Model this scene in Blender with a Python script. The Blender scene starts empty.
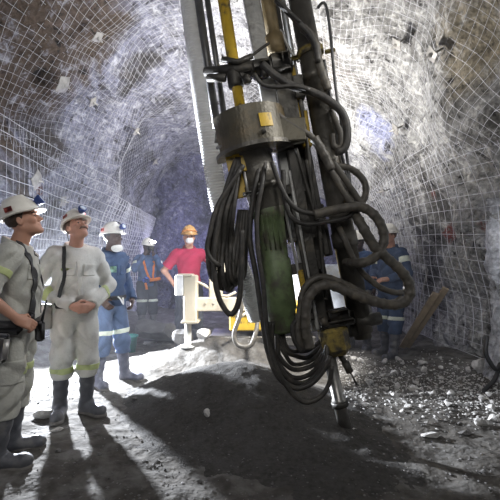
import bpy, math, random
import numpy as np
from mathutils import Vector, Matrix, noise as mn

random.seed(7); RNG = np.random.default_rng(11)
SC = bpy.context.scene
COL = SC.collection
PI = math.pi

# ------------------------------------------------------------------ camera maths (500 x 500 photograph)
F, HY, EYE = 400.0, 264.0, 1.35
def at(px, py, Y):
    return np.array([(px - 250.0) / F * Y, Y, EYE - (py - HY) / F * Y])

# ------------------------------------------------------------------ object helpers
def link(o, parent=None):
    COL.objects.link(o)
    if parent is not None: o.parent = parent
    return o
def obj(name, verts, faces, mat, parent=None, smooth=True):
    me = bpy.data.meshes.new(name)
    me.from_pydata([tuple(map(float, v)) for v in verts], [], [tuple(map(int, f)) for f in faces])
    if smooth: me.polygons.foreach_set('use_smooth', [True] * len(me.polygons))
    me.update()
    if mat: me.materials.append(mat)
    return link(bpy.data.objects.new(name, me), parent)
def tag(o, label=None, cat=None, group=None, kind=None):
    if label: o['label'] = label
    if cat: o['category'] = cat
    if group: o['group'] = group
    if kind: o['kind'] = kind
    return o
def empty(name, loc=(0, 0, 0), rz=0.0):
    o = bpy.data.objects.new(name, None); o.empty_display_size = .1
    o.location = tuple(map(float, loc)); o.rotation_euler = (0, 0, rz)
    return link(o)
class MB:
    """collects shapes for ONE mesh"""
    def __init__(s): s.v, s.f, s.n = [], [], 0
    def add(s, v, f):
        v = np.asarray(v, float).reshape(-1, 3)
        s.v.append(v); s.f += [tuple(int(i) + s.n for i in q) for q in f]; s.n += len(v); return s
    def build(s, name, mat, parent=None, smooth=True, origin=None):
        v = np.concatenate(s.v)
        if origin is not None: v = v - np.asarray(origin)
        return obj(name, v, s.f, mat, parent, smooth)
    def box(s, c, size, R=None, bev=0.0):
        """box with cut edges: centre, full size, optional 3x3 rotation (columns = axes)"""
        c = np.asarray(c, float); h = np.asarray(size, float) / 2
        b = min(bev, .45 * float(min(size)))
        if b <= 0:
            v = np.array([[x, y, z] for x in (-1, 1) for y in (-1, 1) for z in (-1, 1)], float) * h
            f = [(0, 1, 3, 2), (4, 6, 7, 5), (0, 4, 5, 1), (2, 3, 7, 6), (0, 2, 6, 4), (1, 5, 7, 3)]
        else:
            v, idx = [], {}
            for sx in (-1, 1):
                for sy in (-1, 1):
                    for sz in (-1, 1):
                        for ax in range(3):
                            p = np.array([sx, sy, sz], float) * (h - b); p[ax] = (sx, sy, sz)[ax] * h[ax]
                            idx[(sx, sy, sz, ax)] = len(v); v.append(p)
            f = []
            for ax in range(3):
                a1, a2 = [(1, 2), (2, 0), (0, 1)][ax]
                for sg in (-1, 1):
                    q = []
                    for s1, s2 in ((-1, -1), (1, -1), (1, 1), (-1, 1)):
                        k = [0, 0, 0]; k[ax] = sg; k[a1] = s1; k[a2] = s2
                        q.append(idx[(k[0], k[1], k[2], ax)])
                    f.append(tuple(q) if sg > 0 else tuple(q[::-1]))
                for s1 in (-1, 1):
                    for s2 in (-1, 1):
                        q = []
                        for sg, aa in ((-1, a1), (1, a1), (1, a2), (-1, a2)):
                            k = [0, 0, 0]; k[ax] = sg; k[a1] = s1; k[a2] = s2
                            q.append(idx[(k[0], k[1], k[2], aa)])
                        f.append(tuple(q) if s1 * s2 > 0 else tuple(q[::-1]))
            for sx in (-1, 1):
                for sy in (-1, 1):
                    for sz in (-1, 1):
                        q = [idx[(sx, sy, sz, a)] for a in range(3)]
                        f.append(tuple(q) if sx * sy * sz > 0 else tuple(q[::-1]))
            v = np.array(v)
        if R is not None: v = v @ np.asarray(R, float).T
        return s.add(v + c, f)
    def tube(s, pts, r, n=10, cap=True, flat=None):
        """swept round tube; r is a number or one radius per point"""
        P = np.asarray(pts, float); m = len(P)
        r = np.broadcast_to(np.asarray(r, float), (m,))
        T = np.gradient(P, axis=0); T /= np.maximum(np.linalg.norm(T, axis=1, keepdims=True), 1e-9)
        up = np.array([0, 0, 1.0]) if abs(T[0][2]) < .9 else np.array([0, 1.0, 0])
        N = np.cross(T[0], up); N /= np.linalg.norm(N)
        V = []
        a = np.linspace(0, 2 * PI, n, endpoint=False); ca, sa = np.cos(a)[:, None], np.sin(a)[:, None]
        for i in range(m):
            N = N - T[i] * (N @ T[i]); N /= max(np.linalg.norm(N), 1e-9)
            B = np.cross(T[i], N)
            V.append(P[i] + r[i] * (ca * N + sa * B * (flat or 1.0)))
        f = [(i * n + j, i * n + (j + 1) % n, (i + 1) * n + (j + 1) % n, (i + 1) * n + j) for i in range(m - 1) for j in range(n)]
        if cap: f += [tuple(range(n))[::-1], tuple((m - 1) * n + j for j in range(n))]
        return s.add(np.concatenate(V), f)
    def lathe(s, a, b, prof, n=20):
        """turned shape along a->b; prof = [(t, r)] with t 0..1"""
        a, b = np.asarray(a, float), np.asarray(b, float)
        d = (b - a) / np.linalg.norm(b - a)
        u = np.cross(d, [0, 1.0, 0]); u /= np.linalg.norm(u); w = np.cross(d, u)
        ang = np.linspace(0, 2 * PI, n, endpoint=False)
        V = [a + (b - a) * t + r * (np.cos(ang)[:, None] * u + np.sin(ang)[:, None] * w) for t, r in prof]
        m = len(prof)
        f = [(i * n + j, i * n + (j + 1) % n, (i + 1) * n + (j + 1) % n, (i + 1) * n + j) for i in range(m - 1) for j in range(n)]
        f += [tuple(range(n))[::-1], tuple((m - 1) * n + j for j in range(n))]
        return s.add(np.concatenate(V), f)
def spline(pts, step=.02):
    P = np.asarray(pts, float)
    P = np.concatenate([[2 * P[0] - P[1]], P, [2 * P[-1] - P[-2]]]); out = []
    for i in range(1, len(P) - 2):
        p0, p1, p2, p3 = P[i - 1:i + 3]
        k = max(2, int(np.linalg.norm(p2 - p1) / step))
        t = np.linspace(0, 1, k, endpoint=False)[:, None]
        out.append(.5 * (2 * p1 + (p2 - p0) * t + (2 * p0 - 5 * p1 + 4 * p2 - p3) * t ** 2 + (3 * p1 - p0 - 3 * p2 + p3) * t ** 3))
    out.append(P[-2][None]); return np.concatenate(out)

# ------------------------------------------------------------------ materials
def mat(name, color, rough=.7, metal=0.0, var=.25, vscale=12.0, bump=.15, bscale=40.0, spec=None, c2=None, c2scale=5.0, c2lo=.45, c2hi=.65, emit=None, estr=0):
    m = bpy.data.materials.new(name); m.use_nodes = True
    nt = m.node_tree; N = nt.nodes; L = nt.links; b = N['Principled BSDF']
    b.inputs['Roughness'].default_value = rough; b.inputs['Metallic'].default_value = metal
    if spec is not None: b.inputs['Specular IOR Level'].default_value = spec
    tc = N.new('ShaderNodeTexCoord')
    nz = N.new('ShaderNodeTexNoise'); nz.inputs['Scale'].default_value = vscale; nz.inputs['Detail'].default_value = 6
    L.new(tc.outputs['Object'], nz.inputs['Vector'])
    rp = N.new('ShaderNodeValToRGB'); rp.color_ramp.elements[0].position = .25; rp.color_ramp.elements[1].position = .75
    c = np.array(color[:3])
    rp.color_ramp.elements[0].color = (*np.clip(c * (1 - var), 0, 1), 1); rp.color_ramp.elements[1].color = (*np.clip(c * (1 + var), 0, 1), 1)
    L.new(nz.outputs['Fac'], rp.inputs['Fac']); out = rp.outputs['Color']
    if c2 is not None:
        n2 = N.new('ShaderNodeTexNoise'); n2.inputs['Scale'].default_value = c2scale; n2.inputs['Detail'].default_value = 8; n2.inputs['Roughness'].default_value = .65
        L.new(tc.outputs['Object'], n2.inputs['Vector'])
        mr = N.new('ShaderNodeMapRange'); mr.inputs['From Min'].default_value = c2lo; mr.inputs['From Max'].default_value = c2hi
        L.new(n2.outputs['Fac'], mr.inputs['Value'])
        mx = N.new('ShaderNodeMix'); mx.data_type = 'RGBA'
        L.new(mr.outputs['Result'], mx.inputs['Factor']); L.new(out, mx.inputs['A']); mx.inputs['B'].default_value = (*c2, 1)
        out = mx.outputs['Result']
    L.new(out, b.inputs['Base Color'])
    if bump:
        n3 = N.new('ShaderNodeTexNoise'); n3.inputs['Scale'].default_value = bscale; n3.inputs['Detail'].default_value = 5
        L.new(tc.outputs['Object'], n3.inputs['Vector'])
        bp = N.new('ShaderNodeBump'); bp.inputs['Strength'].default_value = bump; bp.inputs['Distance'].default_value = .02
        L.new(n3.outputs['Fac'], bp.inputs['Height']); L.new(bp.outputs['Normal'], b.inputs['Normal'])
    if emit:
        b.inputs['Emission Color'].default_value = (*emit, 1); b.inputs['Emission Strength'].default_value = estr
    return m

def rock_mat(name, dark, mid, pale, spots=(), scale=1.0, bump=1.0, pale_lo=.52, pale_hi=.62, dk_lo=.38, dk_hi=.52, regions=(), rough=.85, east=None):
    """fractured rock; regions/spots = (centre, radius, colour) patches of differently coloured rock or paint at their place in the tunnel"""
    m = bpy.data.materials.new(name); m.use_nodes = True
    nt = m.node_tree; N = nt.nodes; L = nt.links; b = N['Principled BSDF']; b.inputs['Roughness'].default_value = rough
    b.inputs['Specular IOR Level'].default_value = .25
    g = N.new('ShaderNodeNewGeometry'); pos = g.outputs['Position']
    def nz(sc, det=8, ro=.6, dist=0.0):
        n = N.new('ShaderNodeTexNoise'); n.inputs['Scale'].default_value = sc * scale; n.inputs['Detail'].default_value = det
        n.inputs['Roughness'].default_value = ro; n.inputs['Distortion'].default_value = dist; L.new(pos, n.inputs['Vector']); return n.outputs['Fac']
    def rng(v, a, c, lo=0., hi=1.):
        n = N.new('ShaderNodeMapRange'); n.inputs['From Min'].default_value = a; n.inputs['From Max'].default_value = c
        n.inputs['To Min'].default_value = lo; n.inputs['To Max'].default_value = hi; L.new(v, n.inputs['Value']); return n.outputs['Result']
    def mix(f, a, c):
        n = N.new('ShaderNodeMix'); n.data_type = 'RGBA'
        L.new(f, n.inputs['Factor'])
        for k, val in (('A', a), ('B', c)):
            if isinstance(val, tuple): n.inputs[k].default_value = (*val, 1)
            else: L.new(val, n.inputs[k])
        return n.outputs['Result']
    def mul(a, c):
        n = N.new('ShaderNodeMath'); n.operation = 'MULTIPLY'
        for i, val in enumerate((a, c)):
            if isinstance(val, (int, float)): n.inputs[i].default_value = val
            else: L.new(val, n.inputs[i])
        return n.outputs[0]
    patch = nz(.9, 8, .62, .6); fine = nz(5.5, 8, .7, .4); grit = nz(22, 4, .6)
    def near(c, r):
        s = N.new('ShaderNodeVectorMath'); s.operation = 'DISTANCE'; L.new(pos, s.inputs[0]); s.inputs[1].default_value = tuple(map(float, c))
        w = N.new('ShaderNodeMath'); w.operation = 'ADD'; L.new(s.outputs['Value'], w.inputs[0])
        L.new(rng(patch, .3, .7, -.6 * r, .6 * r), w.inputs[1])
        return rng(w.outputs[0], r * 1.15, r * .7)
    dark0 = tuple(x * .55 for x in dark)
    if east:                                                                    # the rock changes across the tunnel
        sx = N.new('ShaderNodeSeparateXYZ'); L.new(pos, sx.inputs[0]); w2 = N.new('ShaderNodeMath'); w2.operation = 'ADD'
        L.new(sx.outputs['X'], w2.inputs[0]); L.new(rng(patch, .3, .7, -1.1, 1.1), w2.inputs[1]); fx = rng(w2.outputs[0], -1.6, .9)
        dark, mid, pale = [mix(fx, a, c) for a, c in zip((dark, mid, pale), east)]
    col = mix(rng(patch, dk_lo, dk_hi), dark, mid)
    col = mix(mul(rng(fine, pale_lo, pale_hi), rng(patch, .3, .6, .25, 1.)), col, pale)
    for c, r, cc in regions: col = mix(mul(near(c, r), rng(fine, .64, .52, .25, .95)), col, cc)
    col = mix(rng(fine, .44, .34), col, dark0)
    for c, r, cc in spots: col = mix(mul(near(c, r), rng(grit, .38, .52)), col, cc)
    hsv = N.new('ShaderNodeHueSaturation'); L.new(col, hsv.inputs['Color']); L.new(rng(grit, .3, .7, .65, 1.35), hsv.inputs['Value'])
    L.new(hsv.outputs['Color'], b.inputs['Base Color'])
    vo = N.new('ShaderNodeTexVoronoi'); vo.inputs['Scale'].default_value = 7 * scale; vo.feature = 'F1'
    wv = N.new('ShaderNodeVectorMath'); wv.operation = 'ADD'; L.new(pos, wv.inputs[0])
    nn = N.new('ShaderNodeTexNoise'); nn.inputs['Scale'].default_value = 3; L.new(pos, nn.inputs['Vector']); 
    L.new(nn.outputs['Color'], wv.inputs[1]); L.new(wv.outputs[0], vo.inputs['Vector'])
    hsum = N.new('ShaderNodeMath'); hsum.operation = 'ADD'; L.new(mul(vo.outputs['Distance'], .5), hsum.inputs[0]); L.new(mul(fine, 1.6), hsum.inputs[1])
    h2 = N.new('ShaderNodeMath'); h2.operation = 'ADD'; L.new(hsum.outputs[0], h2.inputs[0]); L.new(mul(grit, .35), h2.inputs[1])
    bp = N.new('ShaderNodeBump'); bp.inputs['Strength'].default_value = bump; bp.inputs['Distance'].default_value = .09
    L.new(h2.outputs[0], bp.inputs['Height']); L.new(bp.outputs['Normal'], b.inputs['Normal'])
    return m

# ------------------------------------------------------------------ tunnel shell
CX, AX, Z0, HT, NS = -.28, 3.05, -.35, 5.25, 2.6
_th = np.linspace(0, PI, 2000)
_px = CX + AX * np.sign(np.cos(_th)) * np.abs(np.cos(_th)) ** (2 / NS); _pz = Z0 + HT * np.abs(np.sin(_th)) ** (2 / NS)
_s = np.concatenate([[0], np.cumsum(np.hypot(np.diff(_px), np.diff(_pz)))]); PERIM = _s[-1]
def prof(s):
    """arch point and inward normal at arc length s (0 = foot of the right wall)"""
    x, z = np.interp(s, _s, _px), np.interp(s, _s, _pz)
    e = .05; x1, z1 = np.interp(s - e, _s, _px), np.interp(s - e, _s, _pz); x2, z2 = np.interp(s + e, _s, _px), np.interp(s + e, _s, _pz)
    tx, tz = x2 - x1, z2 - z1; l = np.hypot(tx, tz) + 1e-9
    return x, z, -tz / l, tx / l
def facet(p, sc, seed):
    q = Vector((p[0] * sc + seed, p[1] * sc, p[2] * sc))
    q += .35 * mn.noise_vector(q * 1.7)
    d, pt = mn.voronoi(q)
    c = pt[0]; rv = mn.cell_vector(c * 7.3 + Vector((seed, .5, .5)))
    return (q - c).dot(rv - Vector((.5, .5, .5))) * 1.1 + (rv.x - .5) * .8
def low(p):
    q = Vector(p)
    return .34 * mn.noise(q * .5 + Vector((3, 1, 7))) + .17 * mn.noise(q * 1.15 + Vector((9, 2, 1)))
def disp(p):
    q = Vector(p)
    return low(p) + .155 * facet(p, 1.3, 3.1) + .075 * facet(p, 3.4, 9.7) + .06 * mn.noise(q * 3.1) + .035 * mn.noise(q * 7.0)
YS = np.concatenate([np.linspace(-2.2, 2.4, 36, endpoint=False), np.linspace(2.4, 8, 130, endpoint=False), np.linspace(8, 12.6, 80)])
SS = np.linspace(0, PERIM, 280)
LX, LZ, NX, NZ = prof(SS)
GRID = np.zeros((len(YS), len(SS), 3))
for i, y in enumerate(YS):
    for j in range(len(SS)):
        p = (LX[j], y, LZ[j]); d = disp(p)
        if y < 3.2: d *= .5
        GRID[i, j] = (LX[j] + NX[j] * d, y + .05 * mn.noise(Vector(p) * 4), LZ[j] + NZ[j] * d)
def shell(name, j0, j1, m):
    g = GRID[:, j0:j1 + 1]; a, b = g.shape[:2]
    f = [(i * b + j, i * b + j + 1, (i + 1) * b + j + 1, (i + 1) * b + j) for i in range(a - 1) for j in range(b - 1)]
    return tag(obj(name, g.reshape(-1, 3), f, m), kind='structure')
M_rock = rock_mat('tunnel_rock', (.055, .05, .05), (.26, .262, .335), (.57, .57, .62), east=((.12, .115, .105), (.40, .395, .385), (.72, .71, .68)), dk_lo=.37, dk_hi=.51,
    regions=[((-2.7, 4.5, 4.0), 1.35, (.115, .082, .058)), ((-3.1, 5.9, 3.0), .5, (.09, .075, .065)), ((-2.6, 8.6, 3.6), .8, (.10, .10, .13)), ((2.2, 6.6, 3.6), .40, (.36, .38, .55)),
             ((2.4, 3.9, 3.7), .55, (.30, .26, .19)), ((2.5, 6.2, 1.5), .7, (.13, .125, .12)), ((1.6, 8.0, 4.6), .7, (.20, .19, .18)), ((1.4, 6.2, 4.7), .5, (.24, .22, .20))],
    spots=[((-3.2, 6.0, 2.45), .16, (.16, .06, .05)), ((2.6, 5.3, 1.75), .13, (.22, .075, .07)), ((2.65, 4.85, 2.0), .10, (.24, .085, .07)), ((2.6, 4.5, 1.75), .09, (.22, .085, .08)), ((2.55, 6.4, 1.9), .12, (.20, .075, .07)), ((2.65, 5.6, 2.35), .08, (.22, .085, .07))])
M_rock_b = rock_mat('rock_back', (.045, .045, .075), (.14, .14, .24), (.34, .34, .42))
jA, jB = int(.335 * 279), int(.665 * 279)
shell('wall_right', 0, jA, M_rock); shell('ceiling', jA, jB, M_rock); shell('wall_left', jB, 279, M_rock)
v, f = [], []
nx, nz_ = 90, 75
for i in range(nz_):
    for j in range(nx):
        x = -3.9 + 7.2 * j / (nx - 1); z = -.5 + 6.0 * i / (nz_ - 1)
        p = (x, 12.2, z); v.append((x, 12.0 + 1.6 * disp(p) + .05 * (x * x) * 0, z))
f = [(i * nx + j, i * nx + j + 1, (i + 1) * nx + j + 1, (i + 1) * nx + j) for i in range(nz_ - 1) for j in range(nx - 1)]
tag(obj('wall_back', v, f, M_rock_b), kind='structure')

# ------------------------------------------------------------------ floor and heaps
def sstep(a, b, x): 
    t = min(1, max(0, (x - a) / (b - a))); return t * t * (3 - 2 * t)
def gz(x, y):
    q = Vector((x, y, 0))
    h = .035 * mn.noise(q * 1.1) + .022 * mn.noise(q * 3.3) + .018 * mn.noise(q * 7) + .008 * mn.noise(q * 15)
    h += .40 * math.exp(-((x + .35) / 1.0) ** 2 - ((y - 5.25) / .45) ** 2)             # bank of spoil in front of the rig
    h += .12 * sstep(1.9, 2.8, x) + .15 * sstep(-2.5, -3.3, x)
    h += .06 * sstep(1.0, 1.8, x) * math.exp(-((y - 5.0) / 1.3) ** 2)
    return h
def heap(x, y):
    a = math.exp(-((x + .17) / .70) ** 2 - ((y - 3.95) / .80) ** 2) * .43
    b = math.exp(-((x - .5) / .75) ** 2 - ((y - 3.1) / .9) ** 2) * .13
    c = math.exp(-((x + .85) / .3) ** 2 - ((y - 4.1) / .4) ** 2) * .10
    q = Vector((x, y, 4))
    return a + b + c + .035 * mn.noise(q * 1.8) + .016 * mn.noise(q * 6) + .008 * mn.noise(q * 14) - .06
def ground(x, y):
    return max(gz(x, y), gz(x, y) * .6 + heap(x, y))
M_floor = mat('dirt_floor', (.088, .082, .074), .95, var=.5, vscale=9, bump=1.0, bscale=17, c2=(.20, .195, .185), c2scale=2.6, c2lo=.50, c2hi=.68, spec=.2)
xs = np.linspace(-3.7, 3.2, 230); ys = np.concatenate([np.linspace(-2.2, 1.2, 30, endpoint=False), np.linspace(1.2, 7, 210, endpoint=False), np.linspace(7, 12.6, 60)])
v = [(x, y, gz(x, y)) for y in ys for x in xs]; n = len(xs)
f = [(i * n + j, i * n + j + 1, (i + 1) * n + j + 1, (i + 1) * n + j) for i in range(len(ys) - 1) for j in range(n - 1)]
tag(obj('floor', v, f, M_floor), kind='structure')
M_heap = mat('drill_cuttings', (.070, .067, .063), .95, var=.35, vscale=30, bump=.7, bscale=60, c2=(.10, .098, .095), c2scale=3.5, c2lo=.5, c2hi=.75, spec=.2)
hv, hf = [], []
hx = np.linspace(-2.3, 2.2, 170); hy = np.linspace(1.7, 5.4, 140)
hv = [(x, y, gz(x, y) * .6 + heap(x, y)) for y in hy for x in hx]; n = len(hx)
keep = [hv[k][2] > gz(hv[k][0], hv[k][1]) - .03 for k in range(len(hv))]
hf = [(i * n + j, i * n + j + 1, (i + 1) * n + j + 1, (i + 1) * n + j) for i in range(len(hy) - 1) for j in range(n - 1)]
hf = [q for q in hf if any(keep[k] for k in q)]
used = sorted({k for q in hf for k in q}); rm = {k: i for i, k in enumerate(used)}
tag(obj('heap_of_drill_cuttings', [hv[k] for k in used], [tuple(rm[k] for k in q) for q in hf], M_heap),
    'dark heap of fine drill cuttings piled around the drill steel', 'heap', kind='stuff')
HAZE, EXPO = 0.009, 0.05
# ------------------------------------------------------------------ wire nets on the rock
M_wire = mat('galvanised_wire', (.62, .62, .64), .5, .35, var=.15, bump=0)
M_wire_b = mat('galvanised_wire_bright', (.72, .72, .76), .5, .25, var=.15, bump=0)
def net_pt(s, y, off, lowf=1.0):
    x, z, nx, nz = prof(s)
    d = low((x, y, z)) * lowf + off + .05 * lowf * mn.noise(Vector((s * 1.3, y * 1.3, 5)))
    return (x + nx * d, y, z + nz * d)
def wires(mb, uv_lines, r, offf, step=.12, jig=.004, lowf=.55):
    """each line = [(s, y), ...] corner points on the unrolled wall"""
    for k, ln in enumerate(uv_lines):
        P = np.asarray(ln, float); seg = np.hypot(*np.diff(P, axis=0).T); t = np.concatenate([[0], np.cumsum(seg)])
        m = max(2, int(t[-1] / step) + 1); q = np.linspace(0, t[-1], m)
        s, y = np.interp(q, t, P[:, 0]), np.interp(q, t, P[:, 1])
        pts = []
        for a, c in zip(s, y):
            w = mn.noise_vector(Vector((a * 1.6, c * 1.6, 2.0)))
            a2, c2 = a + w.x * jig * 6, c + w.y * jig * 6
            pts.append(net_pt(a2, c2, offf(a2, c2), lowf))
        mb.tube(pts, r, n=3, cap=False)
def s_at(z, side):
    """arc length where the arch reaches height z on a side"""
    half = PERIM / 2; ss = np.linspace(0, half, 800) if side > 0 else np.linspace(PERIM, half, 800)
    zz = np.array([prof(q)[1] for q in ss]); return float(np.interp(z, zz, ss))
def clip_diag(s0, s1, y0, y1, sp, ang):
    """parallel lines at an angle, clipped to a rectangle"""
    out = []; d = np.array([math.cos(ang), math.sin(ang)]); nrm = np.array([-d[1], d[0]])
    c = np.array([(s0 + s1) / 2, (y0 + y1) / 2]); R = np.hypot(s1 - s0, y1 - y0)
    for k in np.arange(-R, R, sp):
        p = c + nrm * k; lo, hi = -R, R
        for ax, (a, b) in enumerate(((s0, s1), (y0, y1))):
            if abs(d[ax]) < 1e-9: continue
            t1, t2 = (a - p[ax]) / d[ax], (b - p[ax]) / d[ax]
            lo, hi = max(lo, min(t1, t2)), min(hi, max(t1, t2))
        if hi - lo > .1: out.append([p + d * lo, p + d * hi])
    return out
def net(name, label, cat, lines, r, offf, m, **k):
    mb = MB(); wires(mb, lines, r, offf, **k)
    return tag(mb.build(name, m), label, cat, 'wire nets bolted over the rock')
sL3 = s_at(3.05, -1); sL0 = s_at(.25, -1); sL25 = s_at(2.6, -1)
sR27 = s_at(2.65, 1); sR0 = s_at(.35, 1)
# welded panels low on the left
mb = MB(); wires(mb, [[(q, 2.6), (q, 8.3)] for q in np.linspace(sL3, sL0, 18)], .0048, lambda s, y: .24); wires(mb, [[(sL3, y), (sL0, y)] for y in np.arange(2.6, 8.3, .11)], .0016, lambda s, y: .24)
tag(mb.build('welded_mesh_panel', M_wire_b), 'long welded wire panel behind the grey-suited men, low on the rock', 'wire mesh', 'wire nets bolted over the rock')
sa, sb = s_at(2.75, -1), s_at(.4, -1)
ln = [[(q, 7.1), (q, 11.2)] for q in np.linspace(sa, sb, 22)] + [[(sa, y), (sb, y)] for y in np.arange(7.1, 11.25, .13)]
net('welded_mesh_panel', 'short dense welded wire panel standing out from the rock behind the blue-suited men', 'wire mesh', ln, .0056, lambda s, y: .52 - .03 * (y - 7), M_wire_b)
# chain-link over the shoulders and crown
s1, s2 = PERIM / 2 + .7, sL3 + .25
ln = clip_diag(s1, s2, 2.4, 8.0, .105, math.radians(14)) + clip_diag(s1, s2, 2.4, 8.0, .105, math.radians(102))
net('chain_link_net', 'square-celled wire net over the dark brown rock above the welded panel', 'wire mesh', ln, .0022, lambda s, y: .12, M_wire, jig=.011, lowf=1.)
ln = clip_diag(s1, s_at(2.1, -1), 7.8, 11.8, .10, math.radians(38)) + clip_diag(s1, s_at(2.1, -1), 7.8, 11.8, .10, math.radians(128))
net('chain_link_net', 'fine diamond wire net over the bluish rock beside the grey hose', 'wire mesh', ln, .0020, lambda s, y: .12, M_wire, jig=.011, lowf=1.)
s1, s2 = sR27 - .2, PERIM / 2 - .3
ln = clip_diag(s1, s2, 3.0, 7.3, .10, math.radians(30)) + clip_diag(s1, s2, 3.0, 7.3, .10, math.radians(118))
net('chain_link_net', 'square-celled wire net over the pale bright rock high beside the mast', 'wire mesh', ln, .0019, lambda s, y: .11, M_wire_b, jig=.013, lowf=1.)
ln = clip_diag(s1, s2, 7.0, 11.5, .10, math.radians(42)) + clip_diag(s1, s2, 7.0, 11.5, .10, math.radians(130))
net('chain_link_net', 'hazy fine wire net over the grey rock just past the mast', 'wire mesh', ln, .0020, lambda s, y: .12, M_wire_b, jig=.011, lowf=1.)
def bow(s, y): return .15 + .10 * math.sin(y * 1.3)
ln = [[(q + .10 * math.sin(y * .9 + q), y) for y in np.arange(3.4, 8.6, .4)] for q in np.linspace(sR0, sR27 + .15, 19)] + [[(sR0, y), (sR27 + .15, y)] for y in np.arange(3.4, 8.5, .16)]
net('welded_mesh_panel', 'sagging welded wire panel behind the leaning planks and red-marked rock', 'wire mesh', ln, .0032, bow, M_wire_b)
ln = [[(q, 6.6), (q, 9.6)] for q in np.linspace(s_at(.5, 1), s_at(2.5, 1), 20)] + [[(s_at(.5, 1), y), (s_at(2.5, 1), y)] for y in np.arange(6.6, 9.6, .13)]
net('welded_mesh_panel', 'close-meshed wire panel behind the white-helmeted worker in blue past the hoses', 'wire mesh', ln, .0026, lambda s, y: .32, M_wire)

# ------------------------------------------------------------------ rock bolt plates
M_plate = mat('bolt_plate_steel', (.34, .325, .30), .45, .3, var=.25, vscale=20, bump=.2)
def bolt_plate(s, y, size, rot, label, off=.20):
    x, z, nx, nz = prof(s); p = np.array(net_pt(s, y, off))
    nrm = np.array([nx, 0, nz]); a = np.array([0, 1.0, 0]); b = np.cross(nrm, a)
    R = np.stack([a * math.cos(rot) + b * math.sin(rot), -a * math.sin(rot) + b * math.cos(rot), nrm], 1)
    e = empty('rock_bolt_plate', p); tag(e, label, 'rock bolt', 'rock bolts through the nets')
    h = size / 2; v, f = [], []
    g = [(-1, -1, 0), (0, -1, .12), (1, -1, .02), (1, 0, .14), (1, 1, -.05), (0, 1, .12), (-1, 1, .10), (-1, 0, .12)]
    top = [np.array([q[0] * h, q[1] * h, q[2] * h + .012]) for q in g] + [np.array([c * h * .42, s_ * h * .42, h * .42]) for c, s_ in [(math.cos(k * PI / 4 - 3 * PI / 4), math.sin(k * PI / 4 - 3 * PI / 4)) for k in range(8)]]
    bot = [q - np.array([0, 0, .008]) for q in top]; V = np.array(top + bot) @ R.T
    for k in range(8):
        k2 = (k + 1) % 8; f += [(k, k2, 8 + k2, 8 + k), (16 + k2, 16 + k, 24 + k, 24 + k2), (k2, k, 16 + k, 16 + k2)]
    f += [tuple(range(8, 16)), tuple(range(31, 23, -1))]
    obj('plate', V, f, M_plate, e, smooth=False)
    MB().lathe(-nrm * .12, nrm * (h * .42 + .07), [(0, .011), (.55, .011), (.56, .024), (.78, .024), (.79, .011), (1, .011)], 8).build('bolt', M_plate, e)
    return e
def wall_sy(px, py, side):
    """where the sight line of a pixel meets the smooth arch"""
    best = None
    for s in np.linspace(0, PERIM / 2, 400) if side > 0 else np.linspace(PERIM / 2, PERIM, 400):
        x, z, _, _ = prof(s)
        if abs(px - 250) < 3: continue
        y = F * x / (px - 250)
        if y < 1: continue
        e = abs(HY - F * (z - EYE) / y - py)
        if best is None or e < best[0]: best = (e, s, y)
    return best[1], best[2]
for px, py, sd, sz, ro, lb in [
    (46, 74, -1, .26, .4, 'large domed rock bolt plate at the edge of the dark brown rock hollow'),
    (13, 174, -1, .26, .9, 'bent bolt plate with torn corners above the helmet of the man with the bare forearm'),
    (55, 200, -1, .20, .2, 'bolt plate between the helmets of the two grey-suited men'),
    (81, 94, -1, .17, .7, 'small pale bolt plate in the dark hollow above the moustached man'),
    (120, 118, -1, .18, .3, 'bolt plate on the bluish rock above the dense welded panel'),
    (147, 156, -1, .20, .5, 'bolt plate on the fine diamond net, closest to the grey hose'),
    (82, 20, -1, .17, .5, 'topmost bolt plate above the brown rock'),
    (404, 38, 1, .17, .6, 'bolt plate on the pale rock high above the worker past the hoses'),
    (456, 40, 1, .17, .3, 'big bolt plate on the beige rock near the top of the picture'),
    (412, 122, 1, .18, .8, 'bolt plate in the middle of the pale rock beside the mast'),
    (396, 187, 1, .17, .5, 'bolt plate at the top edge of the sagging welded panel')]:
    s, y = wall_sy(px, py, sd); bolt_plate(s, y, sz * .78, ro, lb)

# ------------------------------------------------------------------ loose rocks
def rock_mesh(name, seed, rough=.35, cuts=11):
    import bmesh
    r = random.Random(seed); bm = bmesh.new(); bmesh.ops.create_icosphere(bm, subdivisions=3, radius=1)
    planes = []
    for _ in range(cuts):
        d = Vector((r.gauss(0, 1), r.gauss(0, 1), r.gauss(0, 1))).normalized(); planes.append((d, r.uniform(.38, .72)))
    for v in bm.verts:
        for d, k in planes:
            e = v.co.dot(d) - k
            if e > 0: v.co -= d * e
        v.co += v.co.normalized() * .08 * mn.noise(v.co * 2.2 + Vector((seed, 0, 0)))
    me = bpy.data.meshes.new(name); bm.to_mesh(me); bm.free()
    return me
M_rub = mat('pale_rubble', (.62, .605, .58), .9, var=.35, vscale=2, bump=.5, bscale=6, c2=(.30, .29, .28), c2scale=1.5)
M_rub_d = mat('dark_rubble', (.14, .135, .13), .9, var=.4, vscale=2, bump=.5, bscale=6)
MESH_P = [rock_mesh('pale_rock', k) for k in range(6)]; MESH_D = [rock_mesh('dark_rock', 20 + k) for k in range(5)]
for me in MESH_P: me.materials.append(M_rub)
for me in MESH_D: me.materials.append(M_rub_d)
def put_rock(me, x, y, size, label, group, name='rock', sq=(1, 1, .65), rot=None, sink=.25, z=None):
    o = link(bpy.data.objects.new(name, me)); r = RNG
    o.scale = (size * sq[0], size * sq[1], size * sq[2]); o.rotation_euler = rot or (r.uniform(-.3, .3), r.uniform(-.3, .3), r.uniform(0, 6.28))
    o.location = (x, y, (ground(x, y) if z is None else z) + size * sq[2] * (1 - sink) * .8)
    return tag(o, label, 'rock', group)
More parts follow.
